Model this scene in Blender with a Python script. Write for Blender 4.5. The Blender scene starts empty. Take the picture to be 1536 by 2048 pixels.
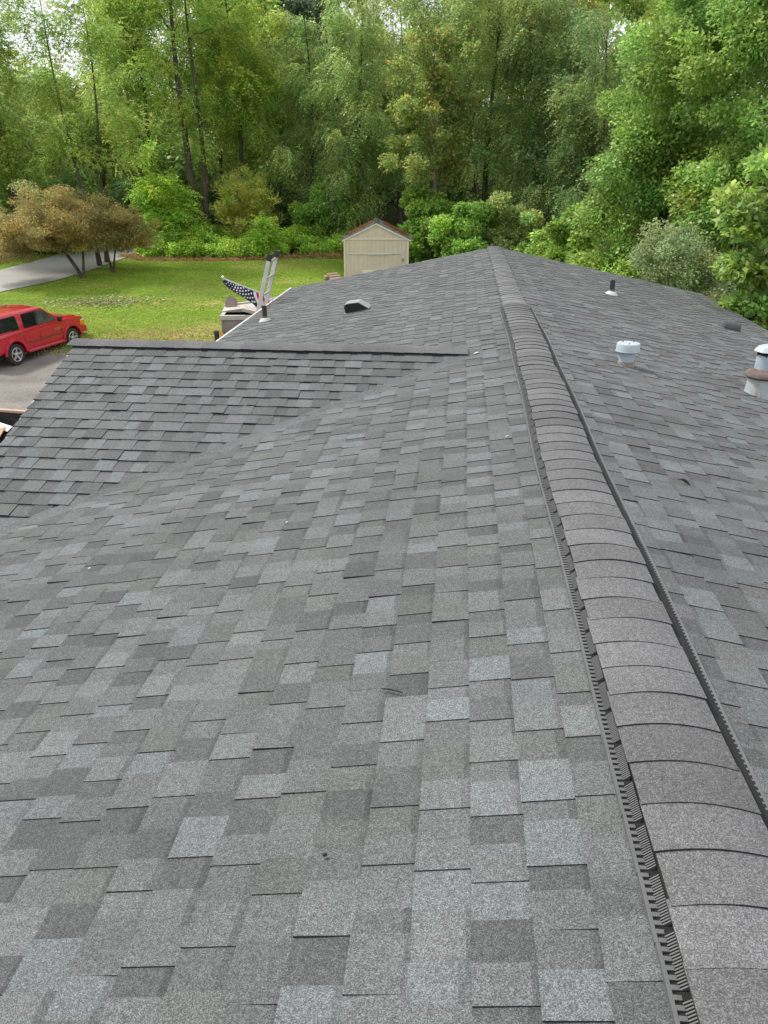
import bpy, bmesh, math, random
import numpy as np
from mathutils import Vector, Matrix

S = bpy.context.scene
COL = S.collection
RAD = math.radians

# ------------------------------------------------------------------ camera
CAM = Vector((-0.647, 0.0, 6.5))            # eye 1.5 m above the main ridge (z = 5)
F_PX, TILT, YAW = 1522.9, 0.4302, 0.0959    # focal length in 1/2048 of the picture height
fw = Vector((-math.sin(YAW)*math.cos(TILT), math.cos(YAW)*math.cos(TILT), -math.sin(TILT)))
rt = Vector((math.cos(YAW), math.sin(YAW), 0))
up = rt.cross(fw)
cd = bpy.data.cameras.new("camera")
cam = bpy.data.objects.new("camera", cd)
COL.objects.link(cam)
cam.matrix_world = Matrix(((rt.x, up.x, -fw.x, CAM.x), (rt.y, up.y, -fw.y, CAM.y), (rt.z, up.z, -fw.z, CAM.z), (0, 0, 0, 1)))
cd.sensor_fit = 'VERTICAL'
cd.sensor_height = 36.0
cd.lens = F_PX/2048*36.0
cd.clip_start = 0.05
cd.clip_end = 2000
S.camera = cam

# ------------------------------------------------------------------ world and sun
SUN_EL, SUN_AZ = RAD(52), RAD(-64)          # azimuth clockwise from +Y: high hazy sun, from the left
W = bpy.data.worlds.new("World")
S.world = W
W.use_nodes = True
nt = W.node_tree
nt.nodes.clear()
N = nt.nodes.new
out = N('ShaderNodeOutputWorld')
bgs = N('ShaderNodeBackground'); bgs.inputs['Strength'].default_value = 0.11
sky = N('ShaderNodeTexSky'); sky.sky_type = 'NISHITA'; sky.sun_disc = False
sky.sun_elevation = SUN_EL; sky.sun_rotation = SUN_AZ
nt.links.new(sky.outputs[0], bgs.inputs['Color'])
bgc = N('ShaderNodeBackground')              # thin bright cloud sheet over most of the sky
tc = N('ShaderNodeTexCoord'); mp = N('ShaderNodeMapping'); mp.inputs['Scale'].default_value = (1.2, 1.2, 3.2)
nz = N('ShaderNodeTexNoise'); nz.inputs['Scale'].default_value = 2.2; nz.inputs['Detail'].default_value = 6
cr = N('ShaderNodeValToRGB')
cr.color_ramp.elements[0].position = 0.35; cr.color_ramp.elements[0].color = (0.80, 0.83, 0.86, 1)
cr.color_ramp.elements[1].position = 0.65; cr.color_ramp.elements[1].color = (1.0, 1.0, 1.0, 1)
nt.links.new(tc.outputs['Generated'], mp.inputs[0]); nt.links.new(mp.outputs[0], nz.inputs['Vector'])
nt.links.new(nz.outputs['Fac'], cr.inputs[0]); nt.links.new(cr.outputs[0], bgc.inputs['Color'])
bgc.inputs['Strength'].default_value = 0.85
mx = N('ShaderNodeMixShader'); mx.inputs[0].default_value = 0.82
nt.links.new(bgs.outputs[0], mx.inputs[1]); nt.links.new(bgc.outputs[0], mx.inputs[2])
nt.links.new(mx.outputs[0], out.inputs[0])

sd = bpy.data.lights.new("sun", 'SUN')
sd.energy = 2.4; sd.angle = RAD(9); sd.color = (1.0, 0.95, 0.87)
sun = bpy.data.objects.new("sun", sd)
COL.objects.link(sun)
sdir = Vector((math.sin(SUN_AZ)*math.cos(SUN_EL), math.cos(SUN_AZ)*math.cos(SUN_EL), math.sin(SUN_EL)))
sun.rotation_euler = sdir.to_track_quat('Z', 'Y').to_euler()
sun.location = (-20, -20, 40)

S.view_settings.view_transform = 'Standard'
S.view_settings.look = 'None'
S.view_settings.exposure = 0.9
S.view_settings.gamma = 1.0
S.render.engine = 'CYCLES'
S.cycles.max_bounces = 10
S.cycles.diffuse_bounces = 6
S.cycles.transmission_bounces = 6
S.cycles.use_denoising = True

# ------------------------------------------------------------------ small helpers
def tag(o, label=None, cat=None, group=None, kind=None):
    if label: o['label'] = label
    if cat: o['category'] = cat
    if group: o['group'] = group
    if kind: o['kind'] = kind
    return o

def empty(name, loc, label, cat, rz=0.0, group=None):
    o = bpy.data.objects.new(name, None)
    o.empty_display_size = 0.2
    o.location = loc
    o.rotation_euler = (0, 0, rz)
    COL.objects.link(o)
    return tag(o, label, cat, group)

def link(name, me, mats, parent=None):
    o = bpy.data.objects.new(name, me)
    for m in (mats if isinstance(mats, (list, tuple)) else [mats]):
        me.materials.append(m)
    COL.objects.link(o)
    if parent: o.parent = parent
    return o

def smooth(me, angle=None):
    me.polygons.foreach_set('use_smooth', [True]*len(me.polygons))
    if angle is not None:
        try: me.set_sharp_from_angle(angle=angle)
        except Exception: pass

class MB:
    """collects shapes and links them as one mesh object"""
    def __init__(s): s.bm = bmesh.new()
    def box(s, lo, hi, mat=0, M=None):
        vs = []
        for z in (lo[2], hi[2]):
            for x, y in ((lo[0], lo[1]), (hi[0], lo[1]), (hi[0], hi[1]), (lo[0], hi[1])):
                v = Vector((x, y, z)); vs.append(s.bm.verts.new(M @ v if M else v))
        for f in ((3,2,1,0), (4,5,6,7), (0,1,5,4), (1,2,6,5), (2,3,7,6), (3,0,4,7)):
            s.bm.faces.new([vs[i] for i in f]).material_index = mat
        return vs
    def poly(s, pts, mat=0):
        f = s.bm.faces.new([s.bm.verts.new(p) for p in pts]); f.material_index = mat; return f
    def prism(s, pts, vec, mat=0):
        """closed outline pts extruded along vec"""
        vec = Vector(vec)
        a = [s.bm.verts.new(p) for p in pts]; b = [s.bm.verts.new(Vector(p)+vec) for p in pts]
        n = len(a)
        s.bm.faces.new(a[::-1]).material_index = mat
        s.bm.faces.new(b).material_index = mat
        for i in range(n):
            s.bm.faces.new((a[i], a[(i+1) % n], b[(i+1) % n], b[i])).material_index = mat
    def tube(s, pts, rads, n=8, mat=0, caps=True):
        pts = [Vector(p) for p in pts]
        if not isinstance(rads, (list, tuple)): rads = [rads]*len(pts)
        rings = []
        for i, p in enumerate(pts):
            t = (pts[min(i+1, len(pts)-1)]-pts[max(i-1, 0)]).normalized()
            a = t.cross(Vector((0, 0, 1)) if abs(t.z) < .9 else Vector((1, 0, 0))).normalized(); b = t.cross(a)
            rings.append([s.bm.verts.new(p+(a*math.cos(k*2*math.pi/n)+b*math.sin(k*2*math.pi/n))*rads[i]) for k in range(n)])
        for r0, r1 in zip(rings, rings[1:]):
            for k in range(n):
                s.bm.faces.new((r0[k], r0[(k+1) % n], r1[(k+1) % n], r1[k])).material_index = mat
        if caps:
            s.bm.faces.new(rings[0][::-1]).material_index = mat; s.bm.faces.new(rings[-1]).material_index = mat
    def lathe(s, prof, n=28, mat=0, M=None, close=True):
        rings = []
        for r, z in prof:
            ring = []
            for k in range(n):
                v = Vector((r*math.cos(k*2*math.pi/n), r*math.sin(k*2*math.pi/n), z)); ring.append(s.bm.verts.new(M @ v if M else v))
            rings.append(ring)
        for r0, r1 in zip(rings, rings[1:]):
            for k in range(n):
                s.bm.faces.new((r0[k], r0[(k+1) % n], r1[(k+1) % n], r1[k])).material_index = mat
        if close:
            s.bm.faces.new(rings[0][::-1]).material_index = mat; s.bm.faces.new(rings[-1]).material_index = mat
    def bevel(s, w, seg=2, ang=35):
        bmesh.ops.recalc_face_normals(s.bm, faces=s.bm.faces[:])
        es = [e for e in s.bm.edges if len(e.link_faces) == 2 and e.calc_face_angle(0) > RAD(ang)]
        bmesh.ops.bevel(s.bm, geom=es, offset=w, segments=seg, affect='EDGES', profile=0.6, clamp_overlap=True)
    def build(s, name, mats, parent=None, sm=None, recalc=True):
        if recalc: bmesh.ops.recalc_face_normals(s.bm, faces=s.bm.faces[:])
        me = bpy.data.meshes.new(name)
        s.bm.to_mesh(me); s.bm.free()
        if sm is not None: smooth(me, RAD(sm))
        return link(name, me, mats, parent)

def quad_mesh(name, V, nq, mats, parent=None, col=None, mat_idx=None):
    """V: (4*nq,3) array, every four rows one quad; col: per-face rgb"""
    me = bpy.data.meshes.new(name)
    V = np.ascontiguousarray(V, dtype=np.float32)
    me.vertices.add(4*nq); me.loops.add(4*nq); me.polygons.add(nq)
    me.vertices.foreach_set('co', V.ravel())
    me.loops.foreach_set('vertex_index', np.arange(4*nq, dtype=np.int32))
    me.polygons.foreach_set('loop_start', np.arange(0, 4*nq, 4, dtype=np.int32))
    try: me.polygons.foreach_set('loop_total', np.full(nq, 4, dtype=np.int32))
    except Exception: pass
    if mat_idx is not None: me.polygons.foreach_set('material_index', np.ascontiguousarray(mat_idx, dtype=np.int32))
    me.update(calc_edges=True)
    if col is not None:
        a = me.attributes.new('tint', 'FLOAT_COLOR', 'FACE')
        c = np.ones((nq, 4), dtype=np.float32); c[:, :3] = np.clip(col, 0.002, 1)
        a.data.foreach_set('color', c.ravel())
    return link(name, me, mats, parent)

# ------------------------------------------------------------------ materials
def new_mat(name):
    m = bpy.data.materials.new(name); m.use_nodes = True
    t = m.node_tree; b = t.nodes['Principled BSDF']
    return m, t, b

def plain(name, rgb, rough=0.6, metal=0.0, spec=0.5, var=0.15, scale=6.0, bump=0.0, coat=0.0):
    m, t, b = new_mat(name)
    b.inputs['Roughness'].default_value = rough; b.inputs['Metallic'].default_value = metal
    b.inputs['Specular IOR Level'].default_value = spec; b.inputs['Coat Weight'].default_value = coat
    tcn = t.nodes.new('ShaderNodeTexCoord'); n = t.nodes.new('ShaderNodeTexNoise')
    n.inputs['Scale'].default_value = scale; n.inputs['Detail'].default_value = 5
    r = t.nodes.new('ShaderNodeValToRGB')
    r.color_ramp.elements[0].position = 0.3; r.color_ramp.elements[1].position = 0.7
    r.color_ramp.elements[0].color = tuple(c*(1-var) for c in rgb)+(1,)
    r.color_ramp.elements[1].color = tuple(min(1, c*(1+var)) for c in rgb)+(1,)
    t.links.new(tcn.outputs['Object'], n.inputs['Vector']); t.links.new(n.outputs['Fac'], r.inputs[0])
    t.links.new(r.outputs[0], b.inputs['Base Color'])
    if bump:
        bp = t.nodes.new('ShaderNodeBump'); bp.inputs['Strength'].default_value = bump; bp.inputs['Distance'].default_value = 0.02
        t.links.new(n.outputs['Fac'], bp.inputs['Height']); t.links.new(bp.outputs[0], b.inputs['Normal'])
    return m

def granules(name, cell=430.0, lo=0.35, hi=1.75, weather=0.22):
    """asphalt shingle granules: per-tab tint x random stone grains x broad weathering"""
    m, t, b = new_mat(name)
    at = t.nodes.new('ShaderNodeAttribute'); at.attribute_name = 'tint'
    tcn = t.nodes.new('ShaderNodeTexCoord')
    v = t.nodes.new('ShaderNodeTexVoronoi'); v.inputs['Scale'].default_value = cell
    sp = t.nodes.new('ShaderNodeSeparateColor')
    r = t.nodes.new('ShaderNodeValToRGB')
    e = r.color_ramp.elements
    e[0].position = 0.0; e[0].color = (lo, lo, lo, 1)
    e[1].position = 1.0; e[1].color = (hi, hi, hi, 1)
    a = e.new(0.62); a.color = (0.92, 0.92, 0.92, 1)
    a = e.new(0.9); a.color = (1.45, 1.46, 1.48, 1)
    n = t.nodes.new('ShaderNodeTexNoise'); n.inputs['Scale'].default_value = 1.7; n.inputs['Detail'].default_value = 6; n.inputs['Roughness'].default_value = 0.65
    mr = t.nodes.new('ShaderNodeMapRange'); mr.inputs[1].default_value = 0.3; mr.inputs[2].default_value = 0.7
    mr.inputs[3].default_value = 1-weather; mr.inputs[4].default_value = 1+weather
    n2 = t.nodes.new('ShaderNodeTexNoise'); n2.inputs['Scale'].default_value = 60; n2.inputs['Detail'].default_value = 3
    mr2 = t.nodes.new('ShaderNodeMapRange'); mr2.inputs[1].default_value = 0.3; mr2.inputs[2].default_value = 0.7
    mr2.inputs[3].default_value = 0.85; mr2.inputs[4].default_value = 1.15
    L = t.links.new
    L(tcn.outputs['Object'], v.inputs['Vector']); L(v.outputs['Color'], sp.inputs[0]); L(sp.outputs[0], r.inputs[0])
    L(tcn.outputs['Object'], n.inputs['Vector']); L(n.outputs['Fac'], mr.inputs[0])
    L(tcn.outputs['Object'], n2.inputs['Vector']); L(n2.outputs['Fac'], mr2.inputs[0])
    def mul(x, y):
        q = t.nodes.new('ShaderNodeMix'); q.data_type = 'RGBA'; q.blend_type = 'MULTIPLY'; q.inputs[0].default_value = 1
        L(x, q.inputs[6]); L(y, q.inputs[7]); return q.outputs[2]
    c = mul(mul(mul(at.outputs['Color'], r.outputs[0]), mr.outputs[0]), mr2.outputs[0])
    L(c, b.inputs['Base Color'])
    b.inputs['Roughness'].default_value = 0.85; b.inputs['Specular IOR Level'].default_value = 0.35
    bp = t.nodes.new('ShaderNodeBump'); bp.inputs['Strength'].default_value = 0.35; bp.inputs['Distance'].default_value = 0.0012
    L(sp.outputs[1], bp.inputs['Height']); L(bp.outputs[0], b.inputs['Normal'])
    return m

def leaf_mat(name, rough=0.5, trans=0.3, spec=0.35):
    m, t, b = new_mat(name)
    at = t.nodes.new('ShaderNodeAttribute'); at.attribute_name = 'tint'
    tr = t.nodes.new('ShaderNodeBsdfTranslucent'); mxs = t.nodes.new('ShaderNodeMixShader'); mxs.inputs[0].default_value = trans
    hs = t.nodes.new('ShaderNodeHueSaturation'); hs.inputs['Value'].default_value = 1.25; hs.inputs['Hue'].default_value = 0.502
    L = t.links.new
    L(at.outputs['Color'], b.inputs['Base Color']); L(at.outputs['Color'], hs.inputs['Color']); L(hs.outputs[0], tr.inputs['Color'])
    b.inputs['Roughness'].default_value = rough; b.inputs['Specular IOR Level'].default_value = spec
    L(b.outputs[0], mxs.inputs[1]); L(tr.outputs[0], mxs.inputs[2]); L(mxs.outputs[0], t.nodes['Material Output'].inputs[0])
    return m

def ramp_mat(name, stops, scale, detail=6, rough=0.9, scale2=None, amt2=0.3, bump=0.3, dist=0.03, stretch=(1, 1, 1), spec=0.2):
    m, t, b = new_mat(name)
    tcn = t.nodes.new('ShaderNodeTexCoord'); mpn = t.nodes.new('ShaderNodeMapping'); mpn.inputs['Scale'].default_value = stretch
    n = t.nodes.new('ShaderNodeTexNoise'); n.inputs['Scale'].default_value = scale; n.inputs['Detail'].default_value = detail; n.inputs['Roughness'].default_value = 0.62
    r = t.nodes.new('ShaderNodeValToRGB'); e = r.color_ramp.elements
    e[0].position, e[0].color = stops[0][0], tuple(stops[0][1])+(1,)
    e[1].position, e[1].color = stops[-1][0], tuple(stops[-1][1])+(1,)
    for p, c in stops[1:-1]:
        e.new(p).color = tuple(c)+(1,)
    L = t.links.new
    L(tcn.outputs['Object'], mpn.inputs[0]); L(mpn.outputs[0], n.inputs['Vector']); L(n.outputs['Fac'], r.inputs[0])
    n2 = t.nodes.new('ShaderNodeTexNoise'); n2.inputs['Scale'].default_value = scale2 or scale*12; n2.inputs['Detail'].default_value = 4
    mr = t.nodes.new('ShaderNodeMapRange'); mr.inputs[1].default_value = 0.3; mr.inputs[2].default_value = 0.7
    mr.inputs[3].default_value = 1-amt2; mr.inputs[4].default_value = 1+amt2
    L(mpn.outputs[0], n2.inputs['Vector']); L(n2.outputs['Fac'], mr.inputs[0])
    q = t.nodes.new('ShaderNodeMix'); q.data_type = 'RGBA'; q.blend_type = 'MULTIPLY'; q.inputs[0].default_value = 1
    L(r.outputs[0], q.inputs[6]); L(mr.outputs[0], q.inputs[7]); L(q.outputs[2], b.inputs['Base Color'])
    b.inputs['Roughness'].default_value = rough; b.inputs['Specular IOR Level'].default_value = spec
    bp = t.nodes.new('ShaderNodeBump'); bp.inputs['Strength'].default_value = bump; bp.inputs['Distance'].default_value = dist
    L(n2.outputs['Fac'], bp.inputs['Height']); L(bp.outputs[0], b.inputs['Normal'])
    return m

M_SHINGLE = granules('shingle_granules', cell=500, lo=0.36, hi=1.75, weather=0.12)
M_CAP = granules('cap_granules', cell=460, lo=0.45, hi=1.7, weather=0.15)
M_CUT = plain('asphalt_cut_edge', (0.020, 0.020, 0.021), rough=0.9)
M_DECK = plain('roof_underlay', (0.02, 0.02, 0.02), rough=0.9)
M_PLASTIC = plain('vent_plastic', (0.10, 0.10, 0.102), rough=0.5, var=0.12, scale=9)
M_SLOT = plain('vent_shade_black', (0.006, 0.006, 0.006), rough=0.9)  # near-black: the shade under the caps is put into this colour
M_WHITE = plain('white_trim', (0.56, 0.56, 0.54), rough=0.45, var=0.06)
M_SIDING = plain('vinyl_siding', (0.66, 0.63, 0.57), rough=0.55, var=0.05)
M_GALV = plain('painted_metal', (0.33, 0.39, 0.44), rough=0.5, var=0.08, scale=14)
M_GALVTOP = plain('white_metal', (0.34, 0.40, 0.43), rough=0.5, var=0.05, scale=14)
M_TAN = plain('tan_sealant', (0.20, 0.175, 0.145), rough=0.8, var=0.3, scale=40)
M_BOOT = plain('rubber_boot', (0.10, 0.095, 0.09), rough=0.7, var=0.3, scale=30)
M_PIPE = plain('black_pipe', (0.03, 0.03, 0.032), rough=0.55)
M_RUST = ramp_mat('rusty_metal', [(0.3, (0.095, 0.07, 0.062)), (0.5, (0.135, 0.103, 0.092)), (0.7, (0.175, 0.145, 0.135))], 14, rough=0.8)
M_STREAK = ramp_mat('streaked_white_metal', [(0.30, (0.22, 0.14, 0.08)), (0.36, (0.36, 0.38, 0.37)), (0.7, (0.40, 0.44, 0.46))], 5, rough=0.5, stretch=(1, 1, 0.3), amt2=0.08)
M_FLASH = plain('painted_flashing', (0.46, 0.45, 0.43), rough=0.6)
M_HOOD = plain('dull_grey_hood', (0.24, 0.24, 0.24), rough=0.55)
M_ALU = plain('aluminium', (0.55, 0.55, 0.53), rough=0.38, metal=0.6, var=0.1)
M_BLACKP = plain('black_plastic', (0.018, 0.018, 0.018), rough=0.5)
M_RED = plain('red_car_paint', (0.50, 0.005, 0.030), rough=0.22, var=0.03, coat=0.7)
M_GLASS = plain('dark_window_glass', (0.010, 0.011, 0.012), rough=0.05, spec=0.7, var=0.3)
M_GLASSF = plain('painted_view_glass', (0.075, 0.095, 0.075), rough=0.04, spec=0.7, var=0.5, scale=2.5)  # opaque; the green light seen through the window is put into its colour
M_TYRE = plain('tyre_rubber', (0.028, 0.027, 0.026), rough=0.85)
M_RIM = plain('alloy_rim', (0.62, 0.62, 0.62), rough=0.3, metal=0.7)
M_CHROME = plain('chrome', (0.7, 0.7, 0.7), rough=0.15, metal=1.0)
M_AMBER = plain('amber_lens', (0.75, 0.28, 0.03), rough=0.2)
M_LAMP = plain('clear_lens', (0.75, 0.78, 0.8), rough=0.1)
M_REDTRIM = plain('dark_red_trim', (0.16, 0.05, 0.06), rough=0.4)
M_TREAD = plain('running_board_tread', (0.34, 0.20, 0.20), rough=0.5)
M_SHEDWALL = ramp_mat('shed_siding', [(0.3, (0.56, 0.475, 0.37)), (0.7, (0.63, 0.54, 0.43))], 1.2, scale2=7, amt2=0.06, rough=0.75, stretch=(3, 3, 0.5), bump=0.05)
M_SHEDTRIM = plain('shed_trim', (0.66, 0.60, 0.48), rough=0.6, var=0.06)
M_GROOVE = plain('siding_groove', (0.38, 0.33, 0.26), rough=0.9)
M_CREAM = plain('cream_paint', (0.74, 0.70, 0.60), rough=0.5, var=0.05)
M_DKGREEN = plain('dark_green_trim', (0.03, 0.055, 0.04), rough=0.7)
M_RESIN = plain('taupe_resin', (0.225, 0.18, 0.16), rough=0.6, var=0.12, scale=5)
M_RESIN2 = plain('pale_resin', (0.40, 0.36, 0.31), rough=0.6, var=0.12, scale=5)
M_DARK = plain('dark_inside', (0.02, 0.018, 0.015), rough=0.9)
M_WOOD = ramp_mat('weathered_board', [(0.3, (0.36, 0.25, 0.18)), (0.7, (0.52, 0.38, 0.29))], 5, stretch=(1, 8, 8), rough=0.85)
M_BLACKSTEEL = ramp_mat('scratched_black_steel', [(0.3, (0.018, 0.017, 0.017)), (0.62, (0.035, 0.033, 0.031)), (0.74, (0.15, 0.13, 0.11))], 3.5, stretch=(1, 1, 3), rough=0.6, amt2=0.3)
M_CARD = plain('cardboard', (0.42, 0.27, 0.15), rough=0.9, var=0.12)
M_PAPER = plain('white_paper', (0.75, 0.75, 0.75), rough=0.8, var=0.05)
M_TEAL = plain('teal_plastic', (0.10, 0.30, 0.24), rough=0.5)
M_ORANGE = plain('orange_plastic', (0.65, 0.20, 0.02), rough=0.5)
M_BARK = ramp_mat('bark', [(0.3, (0.045, 0.035, 0.027)), (0.55, (0.095, 0.077, 0.06)), (0.75, (0.15, 0.125, 0.10))], 3.0, stretch=(2, 2, 0.5), rough=0.95, bump=0.6, dist=0.04)
M_BARKPALE = ramp_mat('pale_bark', [(0.3, (0.10, 0.08, 0.06)), (0.55, (0.20, 0.165, 0.125)), (0.75, (0.29, 0.25, 0.20))], 3.0, stretch=(2, 2, 0.5), rough=0.95, bump=0.5, dist=0.03)
M_LEAF = leaf_mat('foliage', trans=0.5, spec=0.2)
M_LEAFGLOSS = leaf_mat('glossy_foliage', rough=0.4, trans=0.45, spec=0.45)
M_GRASS = leaf_mat('grass_blades', rough=0.7, trans=0.3, spec=0.15)

# ------------------------------------------------------------------ terrain
YS = np.array([-40, 24.5, 26.5, 30, 34, 38, 42, 46, 55, 62, 75, 90, 130, 300, 900.])
ZS = np.array([0, 0, .10, .55, 1.0, 1.42, 1.60, 1.70, 1.95, 2.3, 3.6, 5.2, 8.0, 10, 12.])
def _smoothz(y):
    k = np.array([-1.2, -.6, 0, .6, 1.2])
    return np.mean([np.interp(np.asarray(y)+d, YS, ZS) for d in k], axis=0)
def gz(x, y):
    x = np.asarray(x, float); y = np.asarray(y, float)
    z = _smoothz(y)
    z = z + 0.05*np.sin(x*.31+1.3)*np.sin(y*.27)*np.clip((y-27)/6, 0, 1)
    return z
def gzf(x, y): return float(gz(x, y))

def sheet(name, xs, ys, dz, mat, mask=None, kind='structure'):
    X, Y = np.meshgrid(xs, ys); Z = gz(X, Y)+dz
    nx, ny = len(xs), len(ys)
    V = np.stack([X, Y, Z], -1).reshape(-1, 3)
    Fs = []
    for j in range(ny-1):
        for i in range(nx-1):
            if mask is None or mask((xs[i]+xs[i+1])/2, (ys[j]+ys[j+1])/2):
                a = j*nx+i; Fs.append((a, a+1, a+nx+1, a+nx))
    me = bpy.data.meshes.new(name); me.from_pydata(V.tolist(), [], Fs); me.update(); smooth(me)
    return tag(link(name, me, mat), kind=kind)

def ribbon(name, near, far, n, dz, mat):
    """strip between two polylines, each resampled to n points and draped on the terrain"""
    def rs(P):
        P = np.array(P, float); s = np.r_[0, np.cumsum(np.hypot(*np.diff(P, axis=0).T))]
        t = np.linspace(0, s[-1], n); return np.stack([np.interp(t, s, P[:, 0]), np.interp(t, s, P[:, 1])], -1)
    A, B = rs(near), rs(far); V = []; Fs = []; k = 9
    for i in range(n):
        for j in range(k):
            p = A[i]+(B[i]-A[i])*j/(k-1); V.append((p[0], p[1], gzf(p[0], p[1])+dz))
    for i in range(n-1):
        for j in range(k-1):
            a = i*k+j; Fs.append((a, a+1, a+k+1, a+k))
    me = bpy.data.meshes.new(name); me.from_pydata(V, [], Fs); me.update(); smooth(me)
    return tag(link(name, me, mat), kind='structure')

M_SOIL = ramp_mat('woodland_floor', [(0.3, (0.018, 0.022, 0.010)), (0.5, (0.035, 0.045, 0.015)), (0.7, (0.06, 0.055, 0.028))], 0.8, scale2=9)
M_LAWN = ramp_mat('lawn_turf', [(0.28, (0.085, 0.165, 0.014)), (0.45, (0.125, 0.20, 0.018)), (0.60, (0.17, 0.215, 0.03)), (0.70, (0.32, 0.26, 0.11)), (0.80, (0.42, 0.32, 0.19))], 0.42, detail=8, scale2=6, amt2=0.35, bump=0.6, dist=0.05, stretch=(0.8, 1.6, 1))
M_DRIVE = ramp_mat('gravel_driveway', [(0.3, (0.13, 0.119, 0.108)), (0.5, (0.18, 0.165, 0.15)), (0.7, (0.225, 0.207, 0.19))], 0.7, scale2=26, amt2=0.32, bump=0.4, dist=0.02)
M_ROAD = ramp_mat('pale_asphalt_road', [(0.3, (0.29, 0.28, 0.265)), (0.7, (0.34, 0.33, 0.315))], 0.4, scale2=60, amt2=0.06, bump=0.05, dist=0.01)
M_SHOULDER = ramp_mat('dry_verge', [(0.3, (0.14, 0.10, 0.05)), (0.5, (0.24, 0.16, 0.09)), (0.7, (0.12, 0.15, 0.03))], 1.5, scale2=14, amt2=0.35)

def axis(lo, hi, fine0, fine1, fs, cs):
    a = list(np.arange(lo, fine0, cs))+list(np.arange(fine0, fine1, fs))+list(np.arange(fine1, hi+.1, cs))
    return np.array(a)
sheet('ground', axis(-420, 420, -60, 60, 2.0, 40), axis(-60, 880, -20, 140, 1.0, 40), -0.05, M_SOIL)
sheet('lawn', np.arange(-60, 8, 1.0), np.arange(24, 49.2, 0.5), 0.0, M_LAWN,
      mask=lambda x, y: y > 26.2+0.5*math.sin(x*.9)+0.3*math.sin(x*2.3) and (x < -2.6 or y < 27.5) and y < 44+.5*math.sin(x))
sheet('driveway', np.arange(-60, -3.9, 0.7), np.arange(-20, 28.2, 0.5), 0.025, M_DRIVE,
      mask=lambda x, y: y < 26.9+0.25*math.sin(x*.8+1)+(x+15)*0.10*(x > -15) and not (x > -11 and y > 25.5))

# ------------------------------------------------------------------ shingle courses
TONES = .79*np.array([.975, 1.0, .99])*np.array([(.097, .100, .101), (.118, .122, .123), (.134, .139, .140), (.150, .155, .157), (.124, .127, .125), (.168, .179, .184), (.158, .166, .170)])
def shingles(name, O, U, D, u0, u1, n, seed, parent, thick=1.0, lightp=0.07, low=.0047, taper=0.0):
    """n courses from the ridge line O+U*u down along D; every tab a slab with cut edges"""
    rng = np.random.default_rng(seed)
    O, U, D = map(np.array, (O, U, D)); D = D/np.linalg.norm(D); Nn = np.cross(U, D)
    if Nn[2] < 0: Nn = -Nn
    ex = 0.143
    V, C, MI = [], [], []
    u_edge = u0
    for k in range(n):
        d1 = (k+1)*ex; d0 = d1-ex-0.004; u0 = u_edge+taper*d1
        u = u0-rng.uniform(0, .25); hi = rng.random() < .5; course = rng.normal(0, 0.05)
        wave = rng.uniform(0, 6.3); last = -1
        while u < u1:
            w = rng.uniform(.09, .158) if hi else rng.uniform(.06, .14)
            a, b = max(u, u0), min(u+w, u1)
            u += w
            if b-a < .004: hi = not hi; continue
            p = np.array([.12, .22, .29, .22, .09, .03, .03]) if hi else np.array([.27, .28, .19, .09, .11, .02, .04])
            if lightp > .07: p = p*np.array([1, 1, 1, 1, 1, 1.5, 1.5])
            ti = rng.choice(7, p=p/p.sum())
            if ti == last or (ti > 4 and last > 4): ti = rng.choice(4, p=p[:4]/p[:4].sum())
            last = ti
            c = TONES[ti]*(1+course+rng.normal(0, .05))
            hb = (.0084 if hi else low)*thick+rng.uniform(-.0006, .0010); ht = .0042*thick if hi else .0006
            if rng.random() < .06: hb += .004*thick
            j0, j1 = rng.uniform(-.0018, .0018, 2)+.0015*math.sin(a*1.7+wave)
            def P(uu, dd, hh): return O+U*uu+D*dd+Nn*hh
            A, B = P(a, d1+j0, hb), P(b, d1+j1, hb); Cc, Dd = P(b, d0, ht), P(a, d0, ht)
            A0, B0, C0, D0 = P(a, d1+j0, -.001), P(b, d1+j1, -.001), P(b, d0, -.001), P(a, d0, -.001)
            band = rng.uniform(.016, .034) if rng.random() < (.45 if hi else .75) else 0.004   # darker granule band along the top of the exposure
            f = (band)/(d1-d0); E1, E2 = B+(Cc-B)*(1-f), A+(Dd-A)*(1-f)
            cb = c*rng.uniform(.70, .86)
            for q, mi, cc in (((A, B, E1, E2), 0, c), ((E2, E1, Cc, Dd), 0, cb), ((A0, B0, B, A), 1, c), ((D0, A0, A, Dd), 1, c), ((B0, C0, Cc, B), 1, c)):
                V.extend(q); C.append(cc); MI.append(mi)
            hi = not hi if rng.random() < .85 else hi
    # underlay below the courses
    L = n*ex; u0 = u_edge+taper*L
    V.extend([O+U*u0+Nn*-.004, O+U*u1+Nn*-.004, O+U*u1+D*(L-.01)+Nn*-.004, O+U*u0+D*(L-.01)+Nn*-.004]); C.append((.02, .02, .02)); MI.append(2)
    V = np.array(V); q = len(C)
    o = quad_mesh(name, V, q, [M_SHINGLE, M_CUT, M_DECK], parent, np.array(C), MI)
    return o

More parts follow.
